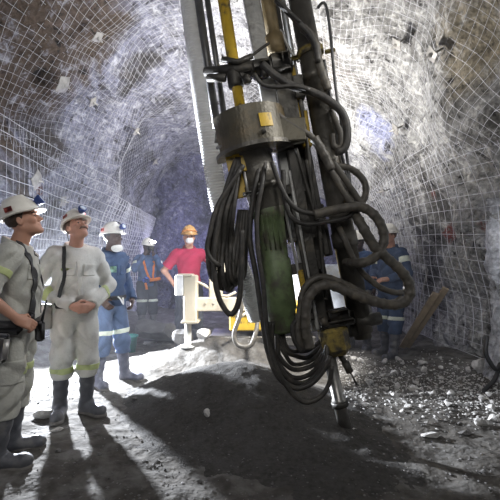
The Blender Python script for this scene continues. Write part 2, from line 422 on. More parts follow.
def on_ground(px, py):
    lo, hi = 1.5, 12.
    for Y in np.arange(1.6, 12, .02):
        x = (px - 250) / F * Y
        if HY - F * (ground(x, Y) - EYE) / Y <= py: return x, Y
    return (px - 250) / F * 12, 12
spots, tries = [], 0
while len(spots) < 150 and tries < 5000:
    tries += 1
    px = RNG.uniform(345, 498); py = RNG.normal(385 + (px - 420) * .12, 17)
    if py < 352 or py > 440: continue
    x, y = on_ground(px, py); 
    if x > 2.62 or abs(x - .72) + abs(y - 3.05) < .3: continue
    sz = .013 + .055 * RNG.random() ** 2.4
    if any(math.hypot(x - a, y - b) < sz + c + .01 for a, b, c in spots): continue
    spots.append((x, y, sz))
for i, (x, y, sz) in enumerate(spots):
    put_rock(MESH_P[i % 6], x, y, sz, 'small pale broken rock scattered over the floor below the sagging wire panel', 'pale rubble along the rock foot')
for i in range(60):
    px, py = RNG.uniform(0, 500), RNG.uniform(395, 498)
    x, y = on_ground(px, py)
    if heap(x, y) > .02 and RNG.random() < .7: continue
    put_rock(MESH_D[i % 5], x, y, .008 + .022 * RNG.random() ** 2, 'dark fist-sized stone lying loose on the dirt floor in front', 'dark stones on the dirt floor')
for px, py, sz, sq, me, lb in [
    (207, 418, .062, (.55, 1.1, .6), MESH_P[2], 'single pale stone lying alone on the dark heap of cuttings'),
    (49, 417, .10, (1.3, .8, .5), MESH_P[1], 'flat pale rock beside the boots of the moustached man'),
    (55, 433, .05, (1.3, .7, .5), MESH_P[4], 'small flat stone in front of the flat pale rock'),
    (432, 437, .075, (1.3, .8, .35), MESH_P[3], 'flat grey slab lying in front of the pale rubble'),
    (465, 436, .06, (1.4, .9, .4), MESH_D[3], 'dark slab lying beside the flat grey slab'),
    (167, 336, .20, (1.5, .6, .35), MESH_P[0], 'long pale slab on the floor between the camera man and the jack leg'),
    (150, 344, .12, (1.6, .8, .3), MESH_P[5], 'thin pale slab in front of the long pale slab'),
    (204, 340, .13, (1.0, .7, .7), MESH_P[2], 'pale rounded rock beside the foot of the jack leg'),
    (163, 318, .48, (1.0, .8, .75), MESH_D[0], 'dark boulder behind the jack leg under the man in red'),
    (183, 322, .17, (.9, .7, 1.25), MESH_D[2], 'dark upright boulder just behind the jack leg'),
    (480, 372, .13, (.7, .8, .9), MESH_P[3], 'pale block at the foot of the bright rock column'),
    (135, 400, .035, (1, 1, .7), MESH_D[2], 'dark stone on the sunlit strip of floor beside the moustached man')]:
    x, y = on_ground(px, py) if py not in (318, 322) else ((px - 250) / F * (5.48 if py == 322 else 6.9), 5.48 if py == 322 else 6.9); put_rock(me, x, y, sz, lb, None, sq=sq, rot=(0, 0, .3))
tag(bpy.data.objects[-1] if False else COL.objects[-1], 'dark stone on the lit strip of floor beside the moustached man')
MEN = [((px - 250) / F * y, y) for px, y in ((17, 2.76), (77, 3.62), (110, 4.5), (147, 8.), (391, 5.65), (359, 6.35))]
def trod(x, y): return any(math.hypot(x - a, y - b) < .36 for a, b in MEN)
# gravel too fine to count
g = MB(); ico = [(0, 0, 1), (.9, 0, .2), (.2, .85, .1), (-.75, .5, 0), (-.7, -.55, .1), (.3, -.9, 0), (0, 0, -.6)]
icf = [(0, 1, 2), (0, 2, 3), (0, 3, 4), (0, 4, 5), (0, 5, 1), (6, 2, 1), (6, 3, 2), (6, 4, 3), (6, 5, 4), (6, 1, 5)]
ic = np.array(ico)
for k in range(4200):
    y = 1.7 + 5.3 * RNG.random() ** 1.3; x = RNG.uniform(-.68, .68) * y
    if x < -3.0 or x > 2.6 or trod(x, y): continue
    s = .004 + .011 * RNG.random() ** 2
    if heap(x, y) > gz(x, y) * .4 + .02: s *= .7
    a = RNG.uniform(0, 6.28); R = np.array([[math.cos(a), -math.sin(a), 0], [math.sin(a), math.cos(a), 0], [0, 0, RNG.uniform(.35, .7)]])
    g.add((ic * RNG.uniform(.6, 1.3, (7, 1))) @ R.T * s + np.array([x, y, ground(x, y) + s * .3]), icf)
M_grav = mat('loose_gravel', (.17, .165, .16), .9, var=.6, vscale=14, bump=0)
tag(g.build('gravel', M_grav, smooth=False), 'loose fine gravel strewn over the dirt floor', 'gravel', kind='stuff')

g = MB()
for k in range(2600):
    px = RNG.uniform(335, 505); py = RNG.normal(385 + (px - 420) * .12, 15)
    if py < 350 or py > 445: continue
    x, y = on_ground(px, py)
    if x > 2.62 or trod(x, y): continue
    s = .004 + .014 * RNG.random() ** 2; a = RNG.uniform(0, 6.28); Rz = np.array([[math.cos(a), -math.sin(a), 0], [math.sin(a), math.cos(a), 0], [0, 0, RNG.uniform(.5, .9)]])
    g.add((ic * RNG.uniform(.6, 1.3, (7, 1))) @ Rz.T * s + np.array([x, y, ground(x, y) + s * .3]), icf)
tag(g.build('gravel', mat('pale_chippings', (.50, .49, .47), .9, var=.5, vscale=14, bump=0), smooth=False), 'pale rock chippings strewn among the rubble along the rock foot', 'gravel', kind='stuff')

# ------------------------------------------------------------------ leaning planks
M_wood = mat('weathered_timber', (.30, .235, .16), .85, var=.35, vscale=7, bump=.4, bscale=30)
for (b, t, w, lb) in [((407, 343), (446, 288), .085, 'longer weathered plank leaning on the wire panel, nearer the rock'), ((402, 346), (436, 293), .085, 'shorter weathered plank leaning against the longer one')]:
    x, y = on_ground(*b); y = min(y, 6.0); p0 = at(b[0], b[1], y); p0[2] = ground(p0[0], y) + .03
    p1 = at(t[0], t[1], y - .75)
    d = p1 - p0; Lg = np.linalg.norm(d); d /= Lg; n = np.cross(d, [0.2, 1, 0]); n /= np.linalg.norm(n); u = np.cross(n, d)
    mb = MB(); mb.box((0, 0, Lg / 2), (w, .035, Lg), bev=.006)
    o = mb.build('plank', M_wood, smooth=False)
    o.matrix_world = Matrix(((n[0], u[0], d[0], p0[0]), (n[1], u[1], d[1], p0[1]), (n[2], u[2], d[2], p0[2]), (0, 0, 0, 1)))
    tag(o, lb, 'plank', 'planks leaning on the wire panel')
# thin bolt bar leaning beside the planks, cable at the bright column, tub by the boots
mb = MB(); mb.tube([at(412, 330, 6.6), at(430, 262, 6.3)], .014, 8)
tag(mb.build('steel_bar', M_plate), 'thin grey steel bar leaning on the wire panel above the broad plank', 'bar')
M_rubber = mat('black_rubber', (.018, .018, .018), .45, var=.3, bump=.1)
# shotcrete column close on the right
v, f = [], []
na, nb_ = 26, 44
for i in range(nb_):
    z = -.1 + 2.15 * i / (nb_ - 1); ry = .30 * (1 - .25 * z)
    for j in range(na):
        a = 2 * PI * j / na; p = np.array([2.72 + .24 * math.cos(a) * (1.15 - .2 * z), 4.32 + ry * math.sin(a), z])
        d = disp((p[0] + 4, p[1], p[2])) * .45
        v.append(p + np.array([math.cos(a), math.sin(a), 0]) * d)
f = [(i * na + j, i * na + (j + 1) % na, (i + 1) * na + (j + 1) % na, (i + 1) * na + j) for i in range(nb_ - 1) for j in range(na)] + [tuple((nb_ - 1) * na + j for j in range(na))]
M_shot = rock_mat('pale_rock_column', (.22, .215, .21), (.62, .63, .66), (.80, .80, .82))
tag(obj('trim_1', v, f, M_shot), kind='structure')
c = np.array([2.42, 4.05, 0])
mb = MB(); mb.tube(spline([c + (-.02, 0, .62), c + (-.06, -.05, .45), c + (.02, -.08, .30), c + (.10, -.02, .34), c + (.04, -.02, .18), c + (-.10, -.08, .08), c + (.0, -.1, .05)], .02), .022, 8)
tag(mb.build('cable', M_rubber), 'black cable hanging down the bright rock column to the floor', 'cable')
M_teal = mat('teal_plastic', (.05, .24, .21), .5, bump=.05)
x, y = at(130, 350, 6.1)[:2]; zz = gz(x, y)
mb = MB(); mb.lathe((x, y, zz - .01), (x, y, zz + .25), [(0, .085), (.9, .11), (.91, .125), (1, .125), (1, .112), (.1, .08)], 20)
tag(mb.build('tub', M_teal), 'teal plastic tub on the floor just behind the blue-suited man with the dust mask', 'tub')

# ------------------------------------------------------------------ the drill
M_steel = mat('oily_steel', (.105, .098, .084), .42, .35, var=.45, vscale=9, bump=.3, bscale=30, c2=(.20, .165, .11), c2scale=4, c2lo=.52, c2hi=.75)
M_dark = mat('grimy_iron', (.060, .056, .049), .5, .3, var=.5, vscale=10, bump=.3, bscale=28, c2=(.15, .125, .085), c2scale=5, c2lo=.55, c2hi=.75)
M_grey = mat('worn_light_steel', (.48, .48, .46), .45, .35, var=.3, vscale=6, bump=.2, c2=(.12, .11, .10), c2scale=3, c2lo=.5, c2hi=.65)
M_bar = mat('thin_bar_steel', (.13, .13, .13), .4, .4, var=.3, bump=.1)
M_yel = mat('yellow_paint', (.55, .36, .03), .45, var=.2, vscale=10, bump=.1, c2=(.10, .075, .04), c2scale=9, c2lo=.55, c2hi=.66)
M_yeld = mat('dirty_yellow_paint', (.36, .27, .06), .55, var=.4, vscale=12, bump=.3, c2=(.06, .052, .04), c2scale=7, c2lo=.44, c2hi=.62)
M_drum = mat('olive_grimy_steel', (.095, .085, .062), .45, .3, var=.35, vscale=5, bump=.25, c2=(.17, .125, .065), c2scale=3, c2lo=.5, c2hi=.75)
M_green = mat('green_paint', (.135, .185, .085), .5, var=.35, vscale=12, bump=.2, c2=(.085, .08, .06), c2scale=7, c2lo=.48, c2hi=.62)
M_hose = mat('hose_rubber', (.048, .045, .041), .5, var=.4, vscale=25, bump=.15, c2=(.13, .115, .095), c2scale=9, c2lo=.5, c2hi=.75)
M_sheath = mat('spiral_hose_sheath', (.095, .086, .072), .5, var=.4, vscale=22, bump=.15, c2=(.19, .165, .125), c2scale=10, c2lo=.5, c2hi=.75)
M_duct = mat('ribbed_grey_hose', (.74, .74, .73), .6, var=.12, bump=.05)
M_rod = mat('drill_steel', (.32, .31, .29), .35, .7, var=.3, vscale=12, bump=.1)
Yd = 3.12
def Q(px, py, dy=0.0): return at(px, py, Yd + dy)
RIG = empty('drill_rig', at(330, 440, Yd)); RO = np.array(RIG.location)
tag(RIG, 'tall grimy drilling mast with hoses, leaning over and boring into the dark heap', 'drill')
def rpart(mb, name, m, parent=None, smooth=True): return mb.build(name, m, parent or RIG, smooth, origin=RO)
MD = Q(347, 250) - Q(300, 0); MD /= np.linalg.norm(MD)                         # axis of the mast, pointing down
MX = np.cross([0, -1.0, 0], MD); MX = np.array([-MD[2], 0, MD[0]]); MX = MX if MX[0] > 0 else -MX
MR = np.stack([MX, [0, 1.0, 0], MD], 1)                                        # columns: across, depth, down
def slab(mb, p0, p1, w, th, dy=0., bev=.008):
    """plate or box along the mast between two pixels"""
    a, b = Q(*p0, dy), Q(*p1, dy); d = (b - a); l = np.linalg.norm(d); d /= l
    x = np.array([-d[2], 0, d[0]]); x = x if x[0] > 0 else -x
    return mb.box((a + b) / 2, (w, th, l), np.stack([x, [0, 1.0, 0], d], 1), bev)
# guide column
mb = MB(); a, b = Q(292, -40, .05), Q(363, 338, .05)
mb.lathe(a, b, [(0, .085), (.3, .09), (.3, .097), (.32, .097), (.32, .09), (.72, .09), (.72, .10), (.76, .10), (.76, .088), (.985, .088), (.985, .07), (1, .07)], 28)
rpart(mb, 'guide_column', M_steel)
mb = MB(); mb.lathe(Q(309.5, 50, .05), Q(311, 56, .05), [(0, .098), (0, .106), (1, .106), (1, .098)], 28); mb.box(Q(295, 58, -.02), (.06, .03, .03), MR, .005); mb.box(Q(330, 51, -.01), (.08, .03, .025), MR, .005)
rpart(mb, 'clamp_band', M_yeld)
# feed beam: channel, rails and boxes
mb = MB(); slab(mb, (244, -40), (275, 130), .13, .10, .12); slab(mb, (277, 130), (316, 330), .085, .12, .12)
slab(mb, (275, -40), (303, 120), .018, .20, .12); 
rpart(mb, 'feed_rail', M_grey, smooth=False)
mb = MB(); slab(mb, (263, -40), (294, 130), .12, .08, .24); slab(mb, (292, 120), (312, 255), .20, .16, .20); slab(mb, (311, 250), (328, 332), .15, .16, .16); slab(mb, (291, 150), (324, 330), .08, .10, .02)
slab(mb, (306, 150), (326, 255), .05, .14, .08); slab(mb, (262, 150), (286, 240), .10, .08, .18); slab(mb, (318, 205), (328, 256), .07, .10, .12)
for p, q, w in [((288, 186), (290, 196), .26), ((304, 262), (306, 272), .24), ((300, 236), (301, 241), .22)]: slab(mb, p, q, w, .16, .06)
rpart(mb, 'feed_beam', M_dark, smooth=False)
mb = MB(); slab(mb, (281, 60), (285, 92), .13, .12, .02); slab(mb, (285, 92), (291, 132), .15, .16, .04); slab(mb, (296, 78), (300, 100), .08, .12, 0); slab(mb, (284, 128), (287, 143), .25, .20, -.02)
rpart(mb, 'valve_box', M_steel, smooth=False)
mb = MB(); slab(mb, (289, 170), (318, 330), .028, .02, -.06); slab(mb, (281, 190), (309, 322), .022, .03, -.02)
rpart(mb, 'guide_strip', M_grey, smooth=False)
mb = MB(); mb.tube([Q(263, -30, -.02), Q(275, 46, -.02)], .055, 14); mb.tube([Q(274, 36, -.03), Q(277, 54, -.03)], .07, 14)
rpart(mb, 'feed_piston', mat('dusty_brown_steel', (.24, .18, .09), .55, .2, var=.35, vscale=8, bump=.3))
for a in (((292, 66), (299, 112), .05, .06, .06), ((302, 112), (307, 148), .075, .08, .06), ((301, 270), (305, 296), .05, .05, -.03), ((266, 200), (269, 216), .03, .05, -.12)):
    mb = MB(); slab(mb, *a); rpart(mb, 'yellow_bracket', M_yel, smooth=False)
# yellow feed rod and two thin bars
mb = MB(); mb.lathe(Q(219, -30, -.02), Q(241, 112, -.02), [(0, .046), (.66, .046), (.68, .05), (.74, .05), (.75, .042), (1, .042)], 16)
yr = rpart(mb, 'feed_rod', M_yel)
mb = MB(); mb.lathe(Q(234, 70, -.02), Q(236.5, 88, -.02), [(0, .055), (.1, .062), (.9, .062), (1, .055)], 16)
mb.build('rod_collar', M_dark, yr, origin=RO)
mb = MB(); mb.tube([Q(194, -30, .10), Q(217, 128, .10)], .033, 12); rpart(mb, 'slide_bar', M_bar)
mb = MB(); mb.tube([Q(203, -30, .16), Q(226, 128, .16)], .024, 12); rpart(mb, 'slide_bar', M_bar)
# clamp bracket across the bars
mb = MB()
mb.tube([Q(205, 72, .06), Q(236, 70, -.04), Q(262, 66, -.06), Q(292, 66, -.04)], [.035, .05, .055, .05], 10); mb.tube([Q(208, 78, 0), Q(225, 78, -.06)], .03, 10)
mb.tube([Q(222, 59, -.08), Q(238, 62, -.10), Q(252, 56, -.08)], .022, 10); mb.box(Q(262, 70, -.06), (.15, .14, .10), MR, .015); mb.box(Q(280, 64, -.05), (.16, .14, .13), MR, .015)
mb.box(Q(246, 76, -.1), (.10, .08, .05), MR, .01); mb.tube([Q(246, 76, -.12), Q(248, 83, -.12)], .03, 10); mb.tube([Q(268, 73, -.12), Q(262, 74, -.14)], .03, 12); mb.tube([Q(282, 53, -.1), Q(283, 62, -.1)], .022, 8)
rpart(mb, 'clamp_bracket', M_dark)
mb = MB(); mb.tube(spline([Q(250, 57, -.08), Q(262, 48, -.08), Q(274, 40, -.06)], .02), .011, 8); rpart(mb, 'bleed_pipe', M_dark)
# the drum: half ring of thick plate open at the back
drum_c0, drum_c1 = Q(248, 119, .0), Q(255, 153, .0); ax = drum_c1 - drum_c0; hgt = np.linalg.norm(ax); ax /= hgt
ux = np.array([-ax[2], 0, ax[0]]); ux = ux if ux[0] > 0 else -ux; uy = np.array([0, 1.0, 0])
def halfring(mb, r0, r1, z0, z1, a0, a1, n=28, c=drum_c0):
    V, fs = [], []
    for i in range(n + 1):
        a = a0 + (a1 - a0) * i / n; d = ux * math.cos(a) - uy * math.sin(a)
        for r, z in ((r0, z0), (r1, z0), (r1, z1), (r0, z1)): V.append(c + d * r + ax * z)
    for i in range(n):
        for k in range(4): fs.append((i * 4 + k, (i + 1) * 4 + k, (i + 1) * 4 + (k + 1) % 4, i * 4 + (k + 1) % 4))
    fs += [(3, 2, 1, 0), tuple(n * 4 + k for k in range(4))]
    return mb.add(V, fs)
mb = MB(); halfring(mb, .255, .285, -.01, hgt - .01, -.25, PI * .88); 
dr = rpart(mb, 'drum', M_drum, smooth=False)
mb = MB(); halfring(mb, .10, .305, hgt - .012, hgt + .018, -.3, PI * 1.05); mb.build('drum_flange', M_steel, dr, False, origin=RO)
mb = MB(); mb.tube([Q(216, 143, -.06), Q(217, 133, -.08), Q(222, 130, -.1), Q(230, 133, -.12), Q(233, 146, -.12)], .014, 8); mb.tube([Q(217, 148, -.1), Q(222, 146, -.14), Q(233, 141, -.15)], .012, 8); mb.build('guard_hoop', M_grey, dr, origin=RO)
mb = MB(); halfring(mb, .284, .293, .075, .170, 1.02, 1.36, 6); pl = mb.build('yellow_plate', M_yel, dr, False, origin=RO)
mb = MB(); mb.lathe(Q(264, 131, -.24) , Q(264, 131, -.305), [(0, .017), (.98, .017), (1, .014)], 12); mb.build('bolt', M_dark, pl, origin=RO)
mb = MB(); slab(mb, (291, 120), (292, 143), .20, .12, -.12); halfring(mb, .0, .255, .0, .02, 0, PI); mb.build('drum_bracket', M_drum, dr, False, origin=RO)
# rotation unit under the drum
mb = MB(); a, b = Q(252, 152, -.02), Q(268, 212, -.02)
mb.lathe(a, b, [(0, .16), (.07, .16), (.08, .145), (.55, .135), (.56, .165), (.64, .165), (.65, .135), (.95, .13), (1, .12)], 24); rpart(mb, 'rotation_motor', M_steel)
mb = MB(); mb.lathe(Q(267, 205, -.02), Q(284, 332, -.02), [(0, .118), (.04, .128), (.1, .128), (.11, .118), (.42, .112), (.44, .124), (.82, .124), (.84, .112), (.98, .108), (1, .095)], 24)
for q in range(4): slab(mb, (261 + 5 * q, 214), (266 + 5 * q, 250), .012, .03, -.125 - .008 * (q in (1, 2)))
gb = rpart(mb, 'gear_housing', M_green)
mb = MB()
for px, py in [(269, 272), (274, 284), (270, 288), (281, 283), (272, 297), (278, 301), (284, 296), (286, 272), (276, 268), (283, 306)]:
    dx = (px - (267 + (py - 205) * 17 / 127)) * Yd / F; o = Q(px, py, -.02 - math.sqrt(max(.124 ** 2 - dx * dx, .001)) + .004); mb.lathe(o + (0, .02, 0), o - (0, .012, 0), [(0, .011), (1, .011)], 8)
mb.build('housing_bolts', M_dark, gb, origin=RO)
mb = MB(); slab(mb, (231, 152), (241, 198), .10, .03, -.10, .004); slab(mb, (238, 152), (241, 172), .09, .035, -.12, .004)
rpart(mb, 'side_plate', M_yel, smooth=False)
mb = MB(); mb.tube([Q(244, 172, -.14), Q(249, 196, -.14)], .011, 8); mb.tube([Q(247, 194, -.14), Q(254, 212, -.14)], .012, 8); mb.box(Q(252, 193, -.15), (.14, .03, .03), MR, .006)
rpart(mb, 'pilot_pipe', M_grey)
# centraliser block, drill steel
mb = MB(); c = Q(334, 339, -.02)
mb.box(c, (.225, .20, .255), np.stack([MX * .97 + MD * .0, [0, 1, 0], MD], 1), .055); cb = rpart(mb, 'centraliser', M_yeld, smooth=False)
mb = MB(); mb.box(Q(335, 322, 0), (.27, .22, .05), MR, .01); slab(mb, (346, 310), (352, 335), .09, .16, .05); mb.box(Q(338, 314, -.05), (.16, .12, .08), MR, .012); mb.tube([Q(322, 318, -.1), Q(326, 326, -.1)], .03, 10); mb.tube([Q(356, 322, 0), Q(380, 318, .02)], .05, 10)
mb.build('clamp_jaw', M_dark, cb, origin=RO)
bit = Q(347, 441); bit[2] = ground(bit[0], bit[1]) - .08
mb = MB(); mb.lathe(Q(328, 352), bit, [(0, .05), (.55, .047), (.56, .056), (.60, .056), (.61, .05), (1, .052)], 16); rpart(mb, 'drill_steel', M_rod)
mb = MB(); mb.lathe(Q(339.2, 401), Q(340.6, 406), [(0, .052), (0, .066), (1, .066), (1, .052)], 16); rpart(mb, 'steel_coupling', M_dark)
mb = MB(); mb.tube([Q(345, 362, -.02), Q(350, 372, -.02)], .03, 10); mb.tube([Q(350, 372, -.02), Q(357, 385, -.04)], .008, 6); mb.tube([Q(338, 352, .02), Q(346, 364, -.02)], .022, 8); rpart(mb, 'grease_nozzle', M_dark)
# small pipes down the column
for p in ([(318, 8), (322, 3), (326, 6), (330, 30), (336, 90), (346, 150), (352, 200)], [(324, 60), (333, 110), (343, 160), (357, 210)], [(322, 90), (330, 130), (338, 175), (347, 230)]):
    mb = MB(); mb.tube(spline([Q(x, y, -.02) for x, y in p]), .012, 8); rpart(mb, 'pilot_pipe', M_bar)
for p in ([(300, 100), (308, 150), (314, 210)], [(306, 160), (318, 220), (326, 300)], [(290, 200), (303, 260), (313, 320)], [(296, 148), (308, 190), (322, 240)]):
    mb = MB(); mb.tube(spline([Q(x, y, -.07) for x, y in p]), .014, 8); rpart(mb, 'pilot_pipe', M_dark)
# hoses
def hose(pts, r, dy=-.12, m=None, name='hose', ridge=0., fan=0.0, label=None):
    P = [Q(p[0], p[1], dy + (p[2] if len(p) > 2 else 0)) for p in pts]
    S = spline(P, .012 if ridge else .025); rr = r
    if ridge:
        t = np.concatenate([[0], np.cumsum(np.linalg.norm(np.diff(S, axis=0), axis=1))])
        rr = r * (1 + ridge * np.where((t % .075) < .022, 1., 0.))
    mb = MB(); mb.tube(S, rr, 9); o = rpart(mb, name, m or M_hose)
    if label: o['label'] = label
    return o
for k in range(11):                                                             # bundle hanging beside the drum
    u = k / 10; j = RNG.uniform(-2, 2, 6)
    hose([(238 + 4 * u + j[0], 158, .0), (229 + 9 * u + j[1], 185, -.03), (217 + 16 * u + j[2], 215 + j[3], -.05), (209 + 24 * u, 244, -.06 + .12 * u), (208 + 26 * u + j[4], 268 + 4 * u, -.05),
          (215 + 22 * u, 281 + 8 * math.sin(3 * u) + j[5], 0), (226 + 18 * u, 276, .05), (234 + 12 * u, 250, .08), (240 + 8 * u, 210, .10)], .017 + .004 * RNG.random(), dy=-.12 + .02 * (k % 3))
hose([(243, 165), (225, 195), (216, 235), (214, 268), (218, 295), (226, 311), (232, 314), (238, 304), (241, 280), (242, 230)], .021, -.20)
hose([(240, 170), (218, 205), (210, 232), (207, 250), (212, 260), (220, 266)], .018, -.22)
hose([(262, 156, .1), (257, 178), (252, 205), (250, 240), (256, 275), (262, 318), (268, 352), (279, 378), (296, 388), (312, 383), (325, 368), (330, 356)], .020, -.17)
hose([(266, 156, .1), (262, 185), (257, 215), (258, 250), (263, 285), (267, 330), (274, 362), (288, 388), (304, 402), (320, 397), (329, 384), (332, 366)], .018, -.20)
for k in range(6):
    u = k / 5; j = RNG.uniform(-2, 2, 5)
    hose([(270 + 14 * u, 322), (270 + 15 * u + j[0], 340), (274 + 15 * u + j[1], 360 - 2 * k), (288 + 8 * u, 380 - 6 * k + j[2], .04 * u), (303 + 4 * u, 382 - 6.5 * k + j[3], .06), (317, 374 - 6 * k, .03), (326, 358 - 5 * k + j[4], .0), (327 - u, 342 - 3 * k, .05)], .016 + .004 * RNG.random(), -.12 + .02 * k)
hose([(312, 346, .06), (302, 345), (298, 330), (300, 310), (303, 292), (311, 281), (324, 277), (342, 283), (360, 292), (378, 301), (392, 303, .02), (402, 299, .05)], .026, -.15, M_sheath, ridge=.12)
hose([(310, 348), (306, 330), (306, 312), (309, 297), (318, 287), (330, 285), (346, 291), (366, 299), (384, 304), (400, 304), (409, 296), (409, 284), (401, 271), (387, 258), (374, 246), (362, 226), (352, 208, .12), (344, 190, .24)], .036, -.20, M_sheath, ridge=.14, label='thick hose in a worn spiral sheath')
hose([(336, 222, .12), (343, 236), (352, 256), (362, 272), (378, 286), (392, 292), (404, 292, .04), (407, 286, .06)], .022, -.10, M_sheath, ridge=.1)
hose([(302, 352), (295, 340), (293, 326), (300, 318), (312, 316)], .022, -.15)
hose([(322, 166, .1), (334, 166), (348, 168), (358, 174), (365, 184), (365, 196), (359, 207), (350, 212, .1)], .026, -.02, M_sheath, ridge=.1)
hose([(332, 160), (344, 178), (354, 193), (364, 208)], .024, -.10, M_sheath)
hose([(262, 64), (276, 76), (293, 86), (312, 92), (328, 100), (340, 110), (346, 122), (347, 140), (343, 150), (336, 152)], .030, -.16, M_hose)
hose([(254, 74), (262, 84), (276, 87), (294, 86), (310, 90)], .016, -.20)
hose([(270, 108), (282, 118), (298, 128), (312, 137), (322, 150), (330, 168), (342, 190), (356, 212)], .022, -.16, M_sheath)
hose([(314, 138), (321, 149), (327, 160), (331, 170)], .034, -.17, M_sheath, ridge=.1)
hose([(272, 162), (279, 182), (288, 200), (300, 211), (318, 214)], .018, -.20)
hose([(314, 215), (330, 211), (346, 208), (360, 207), (372, 213), (381, 225), (384, 239), (380, 251), (372, 259), (360, 263), (346, 262, .2)], .034, -.20, M_sheath, ridge=.12)
hose([(283, 170), (285, 200), (292, 218), (306, 224), (326, 222), (345, 218), (355, 212)], .018, -.15)
hose([(276, 0), (290, 14), (302, 26), (311, 36), (316, 48), (318, 62)], .022, -.16)
hose([(303, 28), (311, 36), (316, 46), (318, 60), (323, 76), (328, 90)], .032, -.12, M_sheath, ridge=.08)
hose([(268, -10), (285, 8), (300, 22)], .014, -.18)
hose([(331, 110), (337, 124), (341, 136), (340, 147), (334, 146), (332, 134)], .022, -.06, M_sheath, ridge=.08)
hose([(280, 30), (286, 42), (291, 52), (296, 58), (299, 62)], .012, -.0, M_grey)
# ribbed dust hose
P = spline([at(184, -40, 3.45), at(190, 0, 3.45), at(199, 70, 3.45), at(209, 140, 3.45), at(219, 200, 3.5), at(232, 245, 3.6), at(247, 285, 3.72), at(257, 318, 3.85)], .0055)
t = np.concatenate([[0], np.cumsum(np.linalg.norm(np.diff(P, axis=0), axis=1))])
mb = MB(); mb.tube(P, .083 + .005 * np.sin(t / .024 * 2 * PI), 18)
rpart(mb, 'ribbed_hose', M_duct)['label'] = 'pale grey ribbed dust hose'

# ------------------------------------------------------------------ the carrier behind
M_white = mat('cream_paint', (.50, .445, .34), .5, var=.12, vscale=5, bump=.1, c2=(.34, .29, .21), c2scale=6, c2lo=.55, c2hi=.75)
Yc = 5.15
def K(px, py, dy=0.): return at(px, py, Yc + dy)
CAR = empty('rig_carrier', K(230, 345)); CO = np.array(CAR.location)
tag(CAR, 'cream-painted carrier frame with jack leg and yellow deck behind the drilling mast', 'machine')
def kpart(mb, name, m, parent=None, smooth=False): return mb.build(name, m, parent or CAR, smooth, origin=CO)
mb = MB(); mb.box((K(191, 299) + (0, 0, 0)), (.17, .20, .62), None, .015); mb.box(K(186, 275), (.19, .22, .03), None, .008); mb.box(K(191, 321), (.22, .24, .03), None, .006)
jl = kpart(mb, 'jack_leg', M_white)
j0 = K(188, 320); x_, y_ = j0[0], j0[1]
mb = MB(); mb.lathe((x_, y_, j0[2] + .05), (x_, y_, gz(x_, y_) - .03), [(0, .045), (.93, .045), (.94, .11), (1, .11)], 16); kpart(mb, 'jack_ram', M_grey, jl, True)
mb = MB(); mb.box(K(180, 285, -.05), (.10, .16, .26), None, .01); kpart(mb, 'junction_box', mat('white_box', (.75, .75, .74), .5, bump=.05))
mb = MB(); mb.box(K(236, 304, .02), (1.08, .16, .17), None, .01)
for px in (206, 214, 246): mb.lathe(K(px, 303, -.05), K(px, 303, -.075), [(0, .012), (1, .012)], 8)
kpart(mb, 'cross_beam', M_white)
mb = MB(); mb.box(K(216, 280, .05), (.17, .16, .62), None, .012); mb.box(K(224, 262, .1), (.22, .2, .3), None, .012); kpart(mb, 'post', M_white)
mb = MB(); mb.box(K(276, 314, .35), (1.25, .7, .36), None, .02); kpart(mb, 'deck', M_yel)
mb = MB(); mb.box(K(262, 337, .35), (1.4, .62, .14), None, .02); kpart(mb, 'chassis', M_dark)
mb = MB(); mb.box(K(318, 292, .62), (1.05, .3, .80), None, .03); kpart(mb, 'engine_cover', mat('pale_blue_cover', (.62, .68, .78), .5, bump=.05))
mb = MB(); mb.tube(spline([K(196, 281), K(204, 285), K(214, 291), K(226, 296), K(236, 292)]), .017, 8); kpart(mb, 'white_hose', M_white, smooth=True)
mb = MB(); mb.tube([K(246, 262, -.3), K(243, 285, -.3), K(236, 318, -.3)], .012, 8); mb.tube([K(252, 309, -.2), K(236, 320, -.25)], .02, 8); kpart(mb, 'stay_rod', M_white, smooth=True)
mb = MB(); mb.tube(spline([K(244, 290, -.4), K(240, 315, -.4), K(234, 334, -.42), K(238, 345, -.45), K(250, 346, -.45), K(256, 332, -.4), K(258, 316, -.3)]), .027, 10); kpart(mb, 'ground_hose', M_sheath, smooth=True)
mb = MB()
for px in (246, 318):
    c = K(px, 333, .1); mb.lathe(c + (0, .10, 0), c - (0, .10, 0), [(0, .12), (.1, .17), (.9, .17), (1, .12)], 20)
kpart(mb, 'track_roller', M_dark, smooth=True)
# work lamps on the carrier
# ------------------------------------------------------------------ signed-distance figures
def nrmz(v): v = np.asarray(v, float); return v / max(np.linalg.norm(v), 1e-9)
def rc(P, a, b, ra, rb):
    a, b = np.asarray(a, float), np.asarray(b, float); d = b - a
    t = np.clip(((P - a) @ d) / max(d @ d, 1e-12), 0, 1)
    return np.linalg.norm(P - a - t[:, None] * d, axis=1) - (ra + (rb - ra) * t)
def el(P, c, r, R=None):
    q = P - np.asarray(c, float)
    if R is not None: q = q @ R
    r = np.asarray(r, float); k0 = np.linalg.norm(q / r, axis=1); k1 = np.linalg.norm(q / r ** 2, axis=1)
    return k0 * (k0 - 1) / np.maximum(k1, 1e-9)
def rbox(P, c, h, R, rad):
    q = np.abs((P - np.asarray(c, float)) @ R) - (np.asarray(h, float) - rad)
    return np.linalg.norm(np.maximum(q, 0), axis=1) + np.minimum(q.max(1), 0) - rad
def sm(a, b, k):
    h = np.maximum(k - np.abs(a - b), 0) / k
    return np.minimum(a, b) - h * h * k * .25
def smx(a, b, k): return -sm(-a, -b, k)
def pl(P, c, n): return (P - np.asarray(c, float)) @ nrmz(n)
